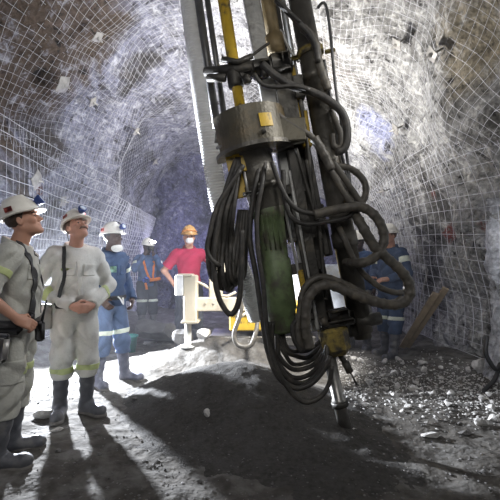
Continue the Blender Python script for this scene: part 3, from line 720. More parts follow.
def folds(P, amp, fr, ph=0.0):
    w = P + .025 * np.sin(P[:, [1, 2, 0]] * 13 + ph) + .010 * np.sin(P[:, [2, 0, 1]] * 31 + ph)
    x, y, z = w[:, 0], w[:, 1], w[:, 2]
    a = 1 - 2 * np.abs(np.sin((.55 * z + .8 * x + .45 * y) * fr * .55 + ph)); b = 1 - 2 * np.abs(np.sin((.75 * z - .5 * x - .7 * y) * fr * .6 + 1.3 + ph))
    m = .5 + .5 * np.sin(z * 9 + 5 * x + 2 * ph); c = np.sin(z * fr * 1.3 + 3 * np.sin(y * 11 + x * 9))
    return amp * (.75 * a * m + .75 * b * (1 - m) + .18 * c)
def polygonise(f, lo, hi, h):
    """surface nets on a sparse grid"""
    B = 4; lo = np.asarray(lo, float); hi = np.asarray(hi, float)
    nb = np.ceil((hi - lo) / (h * B)).astype(int) + 1; n = nb * B
    bi = np.stack(np.meshgrid(*[np.arange(k) for k in nb], indexing='ij'), -1).reshape(-1, 3)
    dc = f(lo + (bi * B + (B - 1) / 2) * h)
    D = np.repeat(np.repeat(np.repeat(dc.reshape(nb), B, 0), B, 1), B, 2).astype(np.float32)
    act = bi[np.abs(dc) < B * h * 1.35]
    off = np.stack(np.meshgrid(*[np.arange(B)] * 3, indexing='ij'), -1).reshape(-1, 3)
    G = (act[:, None, :] * B + off[None]).reshape(-1, 3)
    for k in range(0, len(G), 200000):
        g = G[k:k + 200000]; D[g[:, 0], g[:, 1], g[:, 2]] = f(lo + g * h)
    S = D < 0
    c = [(i, j, k) for i in (0, 1) for j in (0, 1) for k in (0, 1)]
    sl = lambda A, o: A[o[0]:n[0] - 1 + o[0], o[1]:n[1] - 1 + o[1], o[2]:n[2] - 1 + o[2]]
    cnt = sum(sl(S, o).astype(np.int8) for o in c)
    cell = np.argwhere((cnt > 0) & (cnt < 8))
    if not len(cell): return np.zeros((0, 3)), []
    acc = np.zeros((len(cell), 3)); num = np.zeros(len(cell))
    for o in c:
        for ax in range(3):
            if o[ax]: continue
            o2 = list(o); o2[ax] = 1
            a = cell + np.array(o); b = cell + np.array(o2)
            da, db = D[a[:, 0], a[:, 1], a[:, 2]].astype(float), D[b[:, 0], b[:, 1], b[:, 2]].astype(float)
            m = (da < 0) != (db < 0)
            t = np.where(m, da / np.where(m, da - db, 1), 0)
            p = a + t[:, None] * (b - a); acc[m] += p[m]; num[m] += 1
    V = lo + h * acc / num[:, None]
    idx = -np.ones(n, int); idx[cell[:, 0], cell[:, 1], cell[:, 2]] = np.arange(len(cell))
    Fs = []
    for ax in range(3):
        a1, a2 = (ax + 1) % 3, (ax + 2) % 3
        d = np.zeros(3, int); d[ax] = 1
        A = [slice(1, -1)] * 3; A[ax] = slice(0, -1); Bs = [slice(1, -1)] * 3; Bs[ax] = slice(1, None)
        e = np.argwhere(S[tuple(A)] != S[tuple(Bs)])
        st = np.array([1, 1, 1]); st[ax] = 0; e = e + st
        ok = np.all(e >= 0, 1); e = e[ok]
        s = S[e[:, 0], e[:, 1], e[:, 2]]
        q = []
        for u, w in ((-1, -1), (0, -1), (0, 0), (-1, 0)):
            x = e.copy(); x[:, a1] += u; x[:, a2] += w; q.append(idx[x[:, 0], x[:, 1], x[:, 2]])
        q = np.stack(q, 1); q[~s] = q[~s][:, ::-1]
        Fs.append(q[(q >= 0).all(1)])
    return V, np.concatenate(Fs)
def sdf_obj(name, f, lo, hi, h, m, parent, smooth=True):
    V, Fs = polygonise(f, lo, hi, h)
    if not len(V): return None
    return obj(name, V, Fs, m, parent, smooth)

def rotz(a): c, s = math.cos(a), math.sin(a); return np.array([[c, -s, 0], [s, c, 0], [0, 0, 1.]])
def roty(a): c, s = math.cos(a), math.sin(a); return np.array([[c, 0, s], [0, 1, 0], [-s, 0, c]])
def rotx(a): c, s = math.cos(a), math.sin(a); return np.array([[1, 0, 0], [0, c, -s], [0, s, c]])

class Man:
    """adult in work clothes; local +X is where the chest faces, +Y is his left side, Z up. D holds the pose."""
    def __init__(s, **k):
        D = dict(hip=.94, sh=1.445, shw=.182, head_c=(.03, 0, 1.685), head_yaw=0, head_pitch=0, head_roll=0, belly=.0, lean=0.0,
                 L_el=(-.04, .27, 1.18), L_wr=(.06, .25, .94), R_el=(-.04, -.27, 1.18), R_wr=(.06, -.25, .94),
                 L_hand=((0, 0, -1), (0, -1, 0)), R_hand=((0, 0, -1), (0, 1, 0)), L_curl=.5, R_curl=.5,
                 L_kn=(.03, .11, .50), R_kn=(.03, -.11, .50), L_an=(0, .13, .09), R_an=(0, -.13, .09), L_toe=.25, R_toe=-.25)
        D.update(k); s.D = D
        d = D
        s.Rh = rotz(d['head_yaw']) @ roty(-d['head_pitch']) @ rotx(d['head_roll']); s.hc = np.asarray(d['head_c'], float)
        s.J = {}
        for q, sg in (('L', 1), ('R', -1)):
            s.J[q] = dict(sh=np.array([d['lean'] * .9, sg * d['shw'], d['sh']]), el=np.asarray(d[q + '_el'], float), wr=np.asarray(d[q + '_wr'], float),
                          hp=np.array([0, sg * .095, d['hip']]), kn=np.asarray(d[q + '_kn'], float), an=np.asarray(d[q + '_an'], float))
    def H(s, p): return s.hc + s.Rh @ np.asarray(p, float)
    def torso(s, P, g=0.0):
        d = s.D; b = d['belly']; le = d['lean']
        t = el(P, (0, 0, .97), (.115 + g, .160 + g, .135 + g))
        t = sm(t, el(P, (.015 + b * .6 + le * .3, 0, 1.12), (.110 + b + g, .148 + b * .7 + g, .17 + g)), .07)
        t = sm(t, el(P, (.0 + le * .7, 0, 1.31), (.120 + b * .4 + g, .165 + b * .3 + g, .175 + g)), .07)
        t = sm(t, rc(P, (-.015 + le, -.125, 1.425), (-.015 + le, .125, 1.425), .066 + g, .066 + g), .07)
        return sm(t, rc(P, (-.01 + le, -.06, 1.47), (-.01 + le, .06, 1.47), .052 + g, .052 + g), .06)
    def arm(s, P, q, g=0.0, g2=None):
        J = s.J[q]; g2 = g if g2 is None else g2
        return sm(rc(P, J['sh'], J['el'], .056 + g, .044 + g2), rc(P, J['el'], J['wr'], .043 + g2, .028 + g2), .03)
    def leg(s, P, q, g=0.0, g2=None):
        J = s.J[q]; g2 = g if g2 is None else g2
        return sm(rc(P, J['hp'], J['kn'], .088 + g, .058 + g2), rc(P, J['kn'], J['an'], .058 + g2, .042 + g2), .04)
    def hand(s, P, q):
        J = s.J[q]; dr, nn = s.D[q + '_hand']; cu = s.D[q + '_curl']
        d = nrmz(dr); n = nrmz(np.asarray(nn, float) - d * (np.asarray(nn, float) @ d)); t = np.cross(n, d) * (1 if q == 'L' else -1)
        w = J['wr']; R = np.stack([d, t, n], 1)
        h = rbox(P, w + d * .052, (.046, .040, .015), R, .014)
        h = sm(h, rc(P, w, w + d * .03, .027, .026), .02)
        for k, (o, l) in enumerate(((.030, .070), (.010, .079), (-.010, .074), (-.029, .058))):
            p = w + d * .092 + t * o; a = cu * (.7 + .1 * k); sp = t * (o * 1.5)
            for sgm, (fr, r0, r1) in enumerate(((.46, .0098, .0092), (.32, .0092, .0085), (.26, .0085, .0075))):
                p2 = p + (d * math.cos(a) + n * math.sin(a) + sp * .4) * l * fr
                h = sm(h, rc(P, p, p2, r0, r1), .006); p = p2; a += cu * .9
        p = w + d * .022 + t * .030 + n * .006; p2 = p + nrmz(d * .62 + t * .7 + n * .35) * .042; p3 = p2 + nrmz(d * .85 + t * .15 + n * .45 * (1 + cu)) * .032
        h = sm(h, rc(P, p, p2, .0135, .011), .012); return sm(h, rc(P, p2, p3, .011, .009), .006)
    def neck(s, P, g=0.0):
        le = s.D['lean']
        return rc(P, (-.02 + le, 0, 1.44), s.H((-.022, 0, -.06)), .064 + g, .058 + g)
    def head(s, P):
        q = (P - s.hc) @ s.Rh
        h = el(q, (-.012, 0, .035), (.098, .077, .090))
        h = sm(h, el(q, (.030, 0, -.045), (.060, .058, .072)), .04)
        h = sm(h, rc(q, (-.02, .052, -.045), (.062, .022, -.092), .018, .020), .03); h = sm(h, rc(q, (-.02, -.052, -.045), (.062, -.022, -.092), .018, .020), .03)
        h = sm(h, el(q, (.074, 0, -.098), (.022, .026, .020)), .02)
        h = sm(h, rc(q, (.078, -.034, .026), (.078, .034, .026), .013, .013), .015)            # brow
        for sg in (1, -1):
            h = smx(h, -el(q, (.100, sg * .031, .004), (.018, .017, .012)), .010)              # eye socket
            h = sm(h, el(q, (.080, sg * .031, .003), (.013, .013, .012)), .004)
            h = sm(h, el(q, (.066, sg * .048, -.022), (.022, .018, .016)), .02)               # cheek
            e = el(q, (-.008, sg * .080, -.004), (.020, .009, .031), rotz(sg * -.35)); e = smx(e, -el(q, (-.004, sg * .089, -.002), (.010, .006, .017)), .006)
            h = sm(h, e, .008)
        h = sm(h, rc(q, (.088, 0, .016), (.112, 0, -.026), .009, .0125), .012)                  # nose
        h = sm(h, rc(q, (.096, -.013, -.032), (.096, .013, -.032), .009, .009), .008)
        h = sm(h, rc(q, (.086, -.018, -.057), (.086, .018, -.057), .0075, .0075), .005); h = sm(h, rc(q, (.084, -.015, -.069), (.084, .015, -.069), .008, .008), .004)
        return h
    def body(s, P):
        t = s.torso(P, -.012)
        for q in 'LR': t = sm(t, s.arm(P, q), .04); t = sm(t, s.leg(P, q, -.006), .04)
        t = sm(t, s.neck(P), .04); t = sm(t, s.head(P), .02)
        for q in 'LR': t = sm(t, s.hand(P, q), .012)
        for q in 'LR':
            a = s.J[q]['an']; to = s.D[q + '_toe']; t = sm(t, rc(P, a + (0, 0, -.035), a + (.14 * math.cos(to), .14 * math.sin(to), -.05), .035, .03), .03)
        return t
    def bounds(s):
        pts = [s.hc + (0, 0, .12), s.hc - (.15, .15, 0), s.hc + (.15, .15, 0)]
        for q in 'LR': J = s.J[q]; pts += [J['wr'] + .2, J['wr'] - .2, J['el'] + .09, J['el'] - .09, J['sh'] + .1, J['sh'] - .1, J['an'] + .19, J['an'] - .19, J['kn'] + .1, J['kn'] - .1]
        pts = np.array(pts); lo, hi = pts.min(0), pts.max(0); lo[2] = -.01; lo[0] = min(lo[0], -.2); hi[0] = max(hi[0], .22); return lo, hi
    def jacket(s, P, sleeve=(.97, .97), g=.022, amp=.007, hem=.90, collar=True):
        t = s.torso(P, g)
        for q, fr in zip('LR', sleeve):
            J = s.J[q]
            if fr < 0:                                                          # short sleeve ending on the upper arm
                ax = nrmz(J['el'] - J['sh']); a = np.maximum(rc(P, J['sh'], J['el'], .064 + g, .062 + g), pl(P, J['sh'] + (J['el'] - J['sh']) * (1 + fr), ax))
            else:
                a = s.arm(P, q, g * .95, g * .8); ax = nrmz(J['wr'] - J['el']); a = np.maximum(a, pl(P, J['el'] + (J['wr'] - J['el']) * fr, ax))
            t = sm(t, a, .05)
        t = t + folds(P, amp, 42, s.hc[0] * 50)
        le = s.D['lean']
        t = smx(t, -rc(P, (-.02 + le, 0, 1.50), (.04 + le, 0, 1.75), .062, .12), .01)
        if collar:
            c = np.abs(rc(P, (-.02 + le, 0, 1.44), s.hc + np.array([-.035, 0, -.06]), .080, .086)) - .011
            c = np.maximum(c, pl(P, (-.02 + le, 0, 1.560), (.45, 0, 1))); c = np.maximum(c, -pl(P, (0, 0, 1.45), (0, 0, 1)))
            t = sm(t, c, .015)
        return np.maximum(t, hem - P[:, 2])
    def trousers(s, P, g=.026, amp=.013, bottom=.34, top=1.02):
        t = s.torso(P, .012)
        for q in 'LR': t = sm(t, s.leg(P, q, g * .8, g * 1.25), .05)
        t = t + folds(P, amp, 36, 2.0 + s.hc[0] * 30)
        return np.maximum(np.maximum(t, bottom - P[:, 2]), P[:, 2] - top)
    def boot(s, P, q, top=.40):
        J = s.J[q]; a = J['an']; to = s.D[q + '_toe']; d = np.array([math.cos(to), math.sin(to), 0]); w = np.array([-d[1], d[0], 0])
        R = np.stack([d, w, (0, 0, 1)], 1)
        sh = rc(P, a + (0, 0, -.02), a + (J['kn'] - a) * .85, .056, .074)
        sh = np.maximum(sh, pl(P, a + (J['kn'] - a) * ((top - a[2]) / (J['kn'][2] - a[2])), J['kn'] - a))
        base = np.array([a[0], a[1], 0])
        ft = rc(P, base + (0, 0, .055), base + d * .175 + np.array([0, 0, .040]), .052, .050); ft = sm(ft, el(P, base + d * .19 + np.array([0, 0, .05]), (.055, .05, .045), R), .03)
        ft = sm(ft, rc(P, base - d * .03 + np.array([0, 0, .045]), base + np.array([0, 0, .06]), .048, .05), .02)
        t = sm(sh, ft, .05) + .003 * np.sin(P[:, 2] * 70 + 3 * np.sin(P[:, 1] * 20 + P[:, 0] * 14)) * (P[:, 2] > .1)
        return np.maximum(t, -P[:, 2] + .012)
    def sole(s, P, q):
        J = s.J[q]; to = s.D[q + '_toe']; d = np.array([math.cos(to), math.sin(to), 0]); b = np.array([J['an'][0], J['an'][1], .0])
        t = np.minimum(rc(P, b - d * .03, b + d * .06, .052, .046), rc(P, b + d * .06, b + d * .19, .046, .055))
        return np.maximum(np.maximum(t, P[:, 2] - .024), -P[:, 2])
    def helmet(s, P):
        q = (P - s.hc) @ s.Rh
        h = np.maximum(el(q, (-.006, 0, .050), (.134, .110, .134)), .052 - q[:, 2])
        h = sm(h, np.maximum(rc(q, (-.06, 0, .165), (.05, 0, .165), .018, .018), .052 - q[:, 2]), .025)
        tilt = q[:, 2] - .052 + .12 * np.maximum(q[:, 0], 0) * 1.0
        b = np.maximum(el(np.stack([q[:, 0], q[:, 1], q[:, 2] * 0], 1), (.010, 0, 0), (.162, .126, 1)), np.abs(tilt) - .005)
        b = np.maximum(b, -el(q, (-.006, 0, .05), (.110, .090, .10)))
        return np.maximum(sm(h, b, .02), -el(q, (-.006, 0, .04), (.122, .099, .118)))

def make_man(label, M, loc, yaw, h=.008, skin=None, top=None, legs=None, boots=None, helm=None, sleeve=(.97, .97), shirt=False, hem=.90, boot_top=.40,
             stripe=None, arm_stripes=(), knee_z=None, hair=None, lamp=None, lamp_lens=None, tee=False, hstick=None, helm_h=None, scale=1.0, buckle=False, collar=True):
    e = empty('person', loc, yaw); e.scale = (scale,) * 3; tag(e, label, 'person')
    lo, hi = M.bounds()
    sdf_obj('body', M.body, lo, hi, h, skin, e)
    jl, jh = lo.copy(), hi.copy(); jl[2] = hem - .05; jh[2] = 1.62
    jk = lambda P: M.jacket(P, sleeve, hem=hem, g=.012 if tee else .022, amp=.006 if tee else .015, collar=collar)
    sdf_obj('t_shirt' if tee else 'work_jacket', jk, jl, jh, h * 1.1, top, e)
    tl, th = lo.copy(), hi.copy(); tl[2] = .30; th[2] = 1.06
    tf = lambda P: M.trousers(P)
    sdf_obj('trousers', tf, tl, th, h * 1.2, legs, e)
    for q in 'LR':
        a = M.J[q]['an']
        b = sdf_obj('rubber_boot', lambda P: M.boot(P, q, boot_top), (a[0] - .30, a[1] - .30, -.03), (a[0] + .30, a[1] + .30, boot_top + .05), h, boots, e)
        sdf_obj('sole', lambda P: M.sole(P, q) - .004, (a[0] - .30, a[1] - .30, -.03), (a[0] + .30, a[1] + .30, .05), h, M_sole, b)
    hm = sdf_obj('helmet', M.helmet, M.hc - .24, M.hc + .24, min(h, .006), helm, e)
    if hair is not None:
        def hf(P):
            q = (P - M.hc) @ M.Rh
            t = el(q, (-.014, 0, .035), (.103, .083, .094)); t = np.maximum(t, .12 * 0 + (q[:, 0] - .035) - .5 * (q[:, 2] - .05)); return np.maximum(t, -.050 - q[:, 2] - .4 * np.minimum(q[:, 0], 0))
        sdf_obj('hair', hf, M.hc - .15, M.hc + .15, min(h, .006), hair, e)
    for sg in (1, -1):
        p = M.H((.081, sg * .031, .003)); mb = MB(); mb.lathe(p - M.Rh @ np.array([.01, 0, 0]), p + M.Rh @ np.array([.0135, 0, 0]), [(0, .012), (.5, .0125), (.85, .008), (1, .003)], 10); mb.build('eye', M_eye, e)
        mb = MB(); mb.tube([M.H((.088, sg * .012, .026)), M.H((.090, sg * .032, .031)), M.H((.078, sg * .05, .026))], [.004, .006, .003], 6); mb.build('eyebrow', hair or M_hair, e)
    if lamp is not None:
        c = M.H((.150, 0, .105)); ax = M.Rh @ nrmz((1, 0, .25))
        lb = MB(); lb.lathe(c - ax * .03, c + ax * .022, [(0, .018), (.3, .030), (.8, .036), (1, .036)], 16); lb.box(M.H((.122, 0, .098)), (.03, .03, .03), M.Rh, .005)
        lo_ = lb.build('headlamp', lamp, hm)
        MB().lathe(c + ax * .0225, c + ax * .027, [(0, .027), (.9, .026), (1, .01)], 16).build('lens', lamp_lens or M_lens, lo_)
        mb = MB(); P_ = [M.H((.13, .0, .12)), M.H((.08, .03, .17)), M.H((0, .035, .195)), M.H((-.09, .03, .165)), M.H((-.145, .01, .09)), M.H((-.16, 0, .03)), np.array([-.145, 0, 1.50]), np.array([-.165, -.02, 1.35]), np.array([-.15, -.08, 1.15]), np.array([-.13, -.13, 1.02])]
        mb.tube(spline(P_, .03), .005, 6); mb.build('lamp_cable', M_blk, e)
    if hstick is not None:
        for (p, n_, w, hh) in hstick:
            n_ = nrmz(n_); u = nrmz(np.cross((0, 0, 1), n_)); vv = np.cross(n_, u); Rm = M.Rh @ np.stack([u, vv, n_], 1)
            MB().box(M.H(p), (w, hh, .008), Rm, .001).build('sticker', M_red, hm)
    if stripe is not None:
        for q, j, fr, wd, fn, g in arm_stripes:
            A, Bp = (M.J[q]['sh'], M.J[q]['el']) if j == 'u' else (M.J[q]['el'], M.J[q]['wr'])
            c = A + (Bp - A) * fr; ax = nrmz(Bp - A)
            sdf_obj('reflective_band', lambda P: np.maximum(np.maximum(np.maximum(M.arm(P, q, .020, .017) + folds(P, .015, 42, M.hc[0] * 50), -9) - .006, np.abs(pl(P, c, ax)) - wd / 2), rc(P, c - ax * .05, c + ax * .05, .10, .10)), c - .14, c + .14, h * .7, stripe, e)
        if knee_z:
            for q in 'LR':
                A, Bp = M.J[q]['kn'], M.J[q]['an']
                c = A + (Bp - A) * ((knee_z - A[2]) / (Bp[2] - A[2])); ax = nrmz(Bp - A) if knee_z < A[2] else nrmz(A - M.J[q]['hp'])
                sdf_obj('reflective_band', lambda P: np.maximum(np.maximum(M.leg(P, q, .021, .0325) + folds(P, .013, 36, 2.0 + M.hc[0] * 30) - .005, np.abs(pl(P, c, ax)) - .026), rc(P, c - ax * .05, c + ax * .05, .13, .13)), c - .2, c + .2, h * .8, stripe, e)
    return e, hm, jk, tf
def on_cloth(f, pts, out=.006, it=6):
    """push a line of points onto the surface of a garment"""
    P = np.asarray(pts, float)
    for _ in range(it):
        d = f(P); g = np.stack([(f(P + np.eye(3)[k] * .004) - f(P - np.eye(3)[k] * .004)) / .008 for k in range(3)], 1)
        g /= np.maximum(np.linalg.norm(g, axis=1, keepdims=True), 1e-6); P = P - (np.clip(d - out, -.05, .05))[:, None] * g * .8
    return P
def strap(e, f, pts, name='strap', r=.02, m=None, t=.004):
    P = on_cloth(f, spline(pts, .015), out=.004)
    for _ in range(3): P[1:-1] = (P[:-2] + 2 * P[1:-1] + P[2:]) / 4
    g = np.stack([(f(P + np.eye(3)[k] * .02) - f(P - np.eye(3)[k] * .02)) for k in range(3)], 1); g /= np.linalg.norm(g, axis=1, keepdims=True)
    T = np.gradient(P, axis=0); T /= np.linalg.norm(T, axis=1, keepdims=True); s = np.cross(T, g); s /= np.linalg.norm(s, axis=1, keepdims=True); P = P + g * .003
    V = np.concatenate([np.stack([P[i] + s[i] * r - g[i] * t, P[i] - s[i] * r - g[i] * t, P[i] - s[i] * r + g[i] * t, P[i] + s[i] * r + g[i] * t]) for i in range(len(P))])
    n = len(P); F_ = [(i * 4 + k, i * 4 + (k + 1) % 4, i * 4 + 4 + (k + 1) % 4, i * 4 + 4 + k) for i in range(n - 1) for k in range(4)] + [(3, 2, 1, 0), tuple(n * 4 - 4 + k for k in range(4))]
    return obj(name, V, F_, m or M_blk, e, False)
def pocket(e, f, c, wid, hei, yaw, m, name='pocket'):
    c = on_cloth(f, [c])[0]; Rm = rotz(yaw)
    sdf_obj(name, lambda P: np.maximum(f(P) - .009, rbox(P, c, (.06, wid / 2, hei / 2), Rm, .004)), c - .14, c + .14, .006, m, e)
def belt(e, M, z=1.0, hh=.045, m=None, g=.036):
    return sdf_obj('belt', lambda P: np.maximum(M.torso(P, g), np.abs(P[:, 2] - z) - hh / 2), (-.3, -.32, z - .06), (.32, .32, z + .06), .008, m or M_blk, e)

M_skin_t = mat('tanned_skin', (.42, .22, .15), .55, var=.12, vscale=14, bump=.06)
M_skin_p = mat('fair_skin', (.50, .27, .20), .55, var=.12, vscale=14, bump=.06)
M_skin_d = mat('dark_skin', (.060, .033, .025), .5, var=.15, vscale=14, bump=.06)
M_cl_grey = mat('grey_drill_cotton', (.40, .40, .365), .9, var=.14, vscale=9, bump=.25, bscale=60, c2=(.26, .255, .235), c2scale=5, c2lo=.52, c2hi=.75)
M_cl_pale = mat('pale_grey_drill_cotton', (.58, .575, .545), .9, var=.12, vscale=9, bump=.25, bscale=60, c2=(.33, .325, .30), c2scale=5, c2lo=.52, c2hi=.75)
M_cl_blue = mat('navy_blue_cotton', (.042, .068, .13), .88, var=.25, vscale=9, bump=.25, bscale=60, c2=(.085, .115, .18), c2scale=4, c2lo=.52, c2hi=.75)
M_cl_blue2 = mat('blue_cotton', (.055, .10, .21), .88, var=.25, vscale=9, bump=.25, bscale=60)
M_cl_dark = mat('dark_trouser_cotton', (.035, .040, .055), .9, var=.2, bump=.2)
M_red_t = mat('red_jersey', (.33, .012, .05), .85, var=.15, vscale=8, bump=.15)
M_boot = mat('grey_rubber_boot', (.085, .088, .10), .5, var=.3, vscale=14, bump=.1, c2=(.17, .165, .16), c2scale=7, c2lo=.52, c2hi=.72)
M_boot_b = mat('bluegrey_rubber_boot', (.12, .125, .165), .5, var=.3, vscale=14, bump=.1, c2=(.20, .20, .21), c2scale=7, c2lo=.52, c2hi=.72)
M_sole = mat('boot_sole', (.16, .15, .14), .9, var=.3, bump=.3)
M_helm = mat('white_helmet', (.72, .70, .64), .4, var=.08, vscale=16, bump=.05, c2=(.50, .47, .42), c2scale=10, c2lo=.56, c2hi=.75)
M_helm_y = mat('ochre_helmet', (.40, .22, .07), .45, var=.12, bump=.05)
M_hiv = mat('hi_vis_band', (.46, .52, .24), .6, var=.12, vscale=20, bump=.1)
M_silver = mat('silver_band', (.62, .66, .56), .45, var=.12, vscale=20, bump=.1)
M_hair = mat('brown_hair', (.045, .026, .017), .7, var=.3, vscale=60, bump=.4, bscale=120)
M_hair_g = mat('greying_hair', (.17, .11, .08), .7, var=.3, vscale=60, bump=.4, bscale=120)
M_eye = mat('eye', (.05, .035, .03), .2, bump=0)
M_blk = mat('black_webbing', (.022, .022, .024), .6, var=.3, bump=.15)
M_lampb = mat('blue_lamp_housing', (.03, .06, .22), .4, var=.1, bump=0)
M_lens = mat('lamp_lens', (.50, .56, .66), .1, bump=0)
M_lit = mat('lit_lamp_lens', (1, 1, 1), .2, bump=0, emit=(.92, .96, 1), estr=60)
M_red = mat('red_sticker', (.34, .05, .035), .5, bump=0)
M_mask = mat('white_dust_mask', (.72, .72, .70), .8, var=.06, bump=.1)
M_can = mat('brushed_metal_can', (.46, .45, .44), .38, .6, var=.15, vscale=8, bump=.1)
M_hl = mat('greenish_patch', (.30, .52, .42), .5, bump=0)

def stand(px, Y): x = (px - 250) / F * Y; return (x, Y, gz(x, Y))
# --- man with the bare forearm, nearest the camera
m1 = Man(head_c=(.045, 0, 1.695), head_yaw=.0, head_pitch=.40, R_el=(-.10, -.29, 1.20), R_wr=(.075, -.265, 1.035), R_hand=((.75, .25, -.45), (.25, .6, -.55)), R_curl=.75,
         L_el=(-.10, .29, 1.19), L_wr=(-.05, .28, .93), L_hand=((.1, -.1, -1), (0, -1, 0)), R_kn=(-.03, -.10, .51), L_kn=(-.03, .12, .51), R_an=(-.10, -.12, .09), L_an=(-.09, .16, .09), R_toe=-.12, L_toe=.0)
y1 = math.radians(14)
E1, H1, J1, T1 = make_man('man in grey work clothes with rolled sleeve, bare forearm and hand on hip', m1, stand(17, 2.76), y1, .0062,
    M_skin_t, M_cl_grey, M_cl_grey, M_boot, M_helm, sleeve=(.30, .22), stripe=M_hiv, arm_stripes=[('R', 'u', .42, .045, 0, 0), ('L', 'u', .42, .045, 0, 0)], knee_z=.66, hair=M_hair, lamp=M_lampb, scale=.97,
    hstick=[((-.035, -.118, .088), (0, -1, .35), .05, .036)])
strap(E1, J1, [(.02, -.085, 1.52), (.12, -.10, 1.40), (.155, -.10, 1.25), (.145, -.12, 1.12), (.12, -.13, 1.03)])
strap(E1, J1, [(.02, .085, 1.52), (.12, .10, 1.40), (.155, .10, 1.25), (.145, .12, 1.12), (.12, .13, 1.03)])
belt(E1, m1, .985, .06)
mb = MB(); mb.box((-.02, -.235, .965), (.24, .085, .085), rotz(.12), .03); mb.build('waist_pouch', M_blk, E1)
mb = MB(); mb.box((-.055, -.245, .845), (.155, .085, .19), rotz(.1) @ roty(.12), .028); cn = mb.build('self_rescuer', M_can, E1)
mb = MB(); mb.box((-.055, -.245, .935), (.17, .095, .03), rotz(.1) @ roty(.12), .012); mb.build('lid', M_boot, cn)
mb = MB(); mb.box((-.048, -.292, .84), (.055, .004, .10), rotz(.1) @ roty(.12), .001); mb.build('sticker', mat('pale_red_sticker', (.52, .40, .37), .5, bump=0), cn)
mb = MB(); mb.box((.185, -.15, .93), (.06, .045, .14), rotz(.1), .015); rd = mb.build('two_way_radio', M_blk, E1)
mb = MB(); mb.tube([(.195, -.14, .995), (.225, -.14, 1.14)], [.009, .006], 8); mb.build('antenna', M_blk, rd)
mb = MB(); mb.box((.13, -.13, 1.03), (.03, .05, .06), None, .012); mb.build('strap_clip', M_blk, E1)
pocket(E1, J1, (.13, -.085, 1.33), .10, .10, -.5, M_cl_grey); pocket(E1, J1, (.15, 0, 1.22), .035, .50, 0, M_cl_grey, 'placket'); pocket(E1, T1, (.02, -.18, .66), .15, .16, -1.4, M_cl_grey)
# --- moustached man, hands folded
m2 = Man(head_c=(.06, 0, 1.695), head_yaw=.30, head_pitch=.52, belly=.03, R_el=(-.02, -.32, 1.16), R_wr=(.225, -.075, 1.0), L_el=(-.02, .32, 1.16), L_wr=(.225, .085, 1.0),
         R_hand=((.30, .85, -.18), (-.75, .25, -.1)), L_hand=((.30, -.85, -.18), (-.75, -.25, -.1)), R_curl=.55, L_curl=.65, R_kn=(.03, -.12, .50), L_kn=(.05, .10, .50), R_an=(-.02, -.125, .09), L_an=(.05, .085, .09), R_toe=-.35, L_toe=.40)
y2 = math.radians(-52)
E2, H2, J2, T2 = make_man('moustached man in pale grey work clothes with hands folded over his belly, looking up', m2, stand(75, 3.62), y2, .0066,
    M_skin_p, M_cl_pale, M_cl_pale, M_boot, M_helm, stripe=M_hiv, arm_stripes=[('R', 'f', .35, .045, 0, 0), ('L', 'f', .35, .045, 0, 0)], knee_z=.43, hair=M_hair_g, lamp=M_lampb, boot_top=.38, scale=.98,
    hstick=[((.06, .085, .13), (.5, .7, .5), .05, .03), ((.03, -.10, .10), (.2, -1, .35), .05, .03)])
mb = MB(); mb.tube([m2.H((.090, -.040, -.064)), m2.H((.099, -.022, -.048)), m2.H((.102, 0, -.045)), m2.H((.099, .022, -.048)), m2.H((.090, .040, -.064))], [.004, .010, .011, .010, .004], 8); mb.build('moustache', M_hair_g, E2)
strap(E2, J2, [(.03, -.10, 1.52), (.12, -.125, 1.40), (.16, -.14, 1.25), (.16, -.17, 1.10), (.12, -.20, 1.0)], r=.015)
belt(E2, m2, 1.0, .05, g=.034)
mb = MB(); mb.lathe((.03, -.265, .80), (.03, -.265, 1.02), [(0, .055), (.02, .062), (.7, .062), (.72, .066), (.9, .066), (.98, .058), (1, .04)], 18); mb.build('self_rescuer', M_can, E2)
mb = MB(); c = on_cloth(J2, [(.15, -.115, 1.33)])[0]
mb.box(c, (.012, .10, .022), rotz(-.55), .002); mb.build('reflective_patch', M_hiv, E2)
for sg in (1, -1): pocket(E2, J2, (.14, sg * .085, 1.32), .11, .11, sg * .5, M_cl_pale)
pocket(E2, J2, (.16, 0, 1.22), .04, .50, 0, M_cl_pale, 'placket')
# --- blue man with the mask under his chin
m3 = Man(head_c=(.05, 0, 1.690), head_yaw=.12, head_pitch=.12, R_el=(-.06, -.29, 1.18), R_wr=(.10, -.20, .98), L_el=(-.05, .29, 1.18), L_wr=(.13, .22, .96), L_hand=((.5, -.5, -.7), (-.4, -.7, 0)), R_hand=((.5, .5, -.7), (-.4, .7, 0)),
         R_kn=(.02, -.12, .50), L_kn=(.06, .12, .50), R_an=(-.02, -.17, .09), L_an=(.06, .17, .09), R_toe=-.30, L_toe=.30)
E3, H3, J3, T3 = make_man('man in navy work clothes with a white dust mask under his chin', m3, stand(110, 4.5), math.radians(-30), .008,
    M_skin_d, M_cl_blue, mat('faded_blue_cotton', (.10, .14, .235), .88, var=.2, vscale=9, bump=.25, bscale=60), M_boot_b, M_helm, stripe=M_silver, arm_stripes=[('L', 'u', .45, .05, 0, 0), ('R', 'u', .45, .05, 0, 0)], knee_z=.60, hair=M_blk, lamp=M_lampb, boot_top=.42, scale=.965,
    hstick=[((-.04, -.118, .09), (0, -1, .35), .045, .035)])
sdf_obj('dust_mask', lambda P: np.maximum(np.abs(el((P - m3.hc) @ m3.Rh, (.045, 0, -.125), (.062, .058, .042))) - .005, -.125 - 9 + 0 * P[:, 0]), m3.hc - .25, m3.hc + .2, .007, M_mask, E3)
belt(E3, m3, 1.0, .05)
mb = MB(); c = on_cloth(J3, [(.16, -.085, 1.33)])[0]; mb.box(c, (.012, .07, .07), rotz(-.4), .002); mb.build('chest_badge', M_hl, E3)
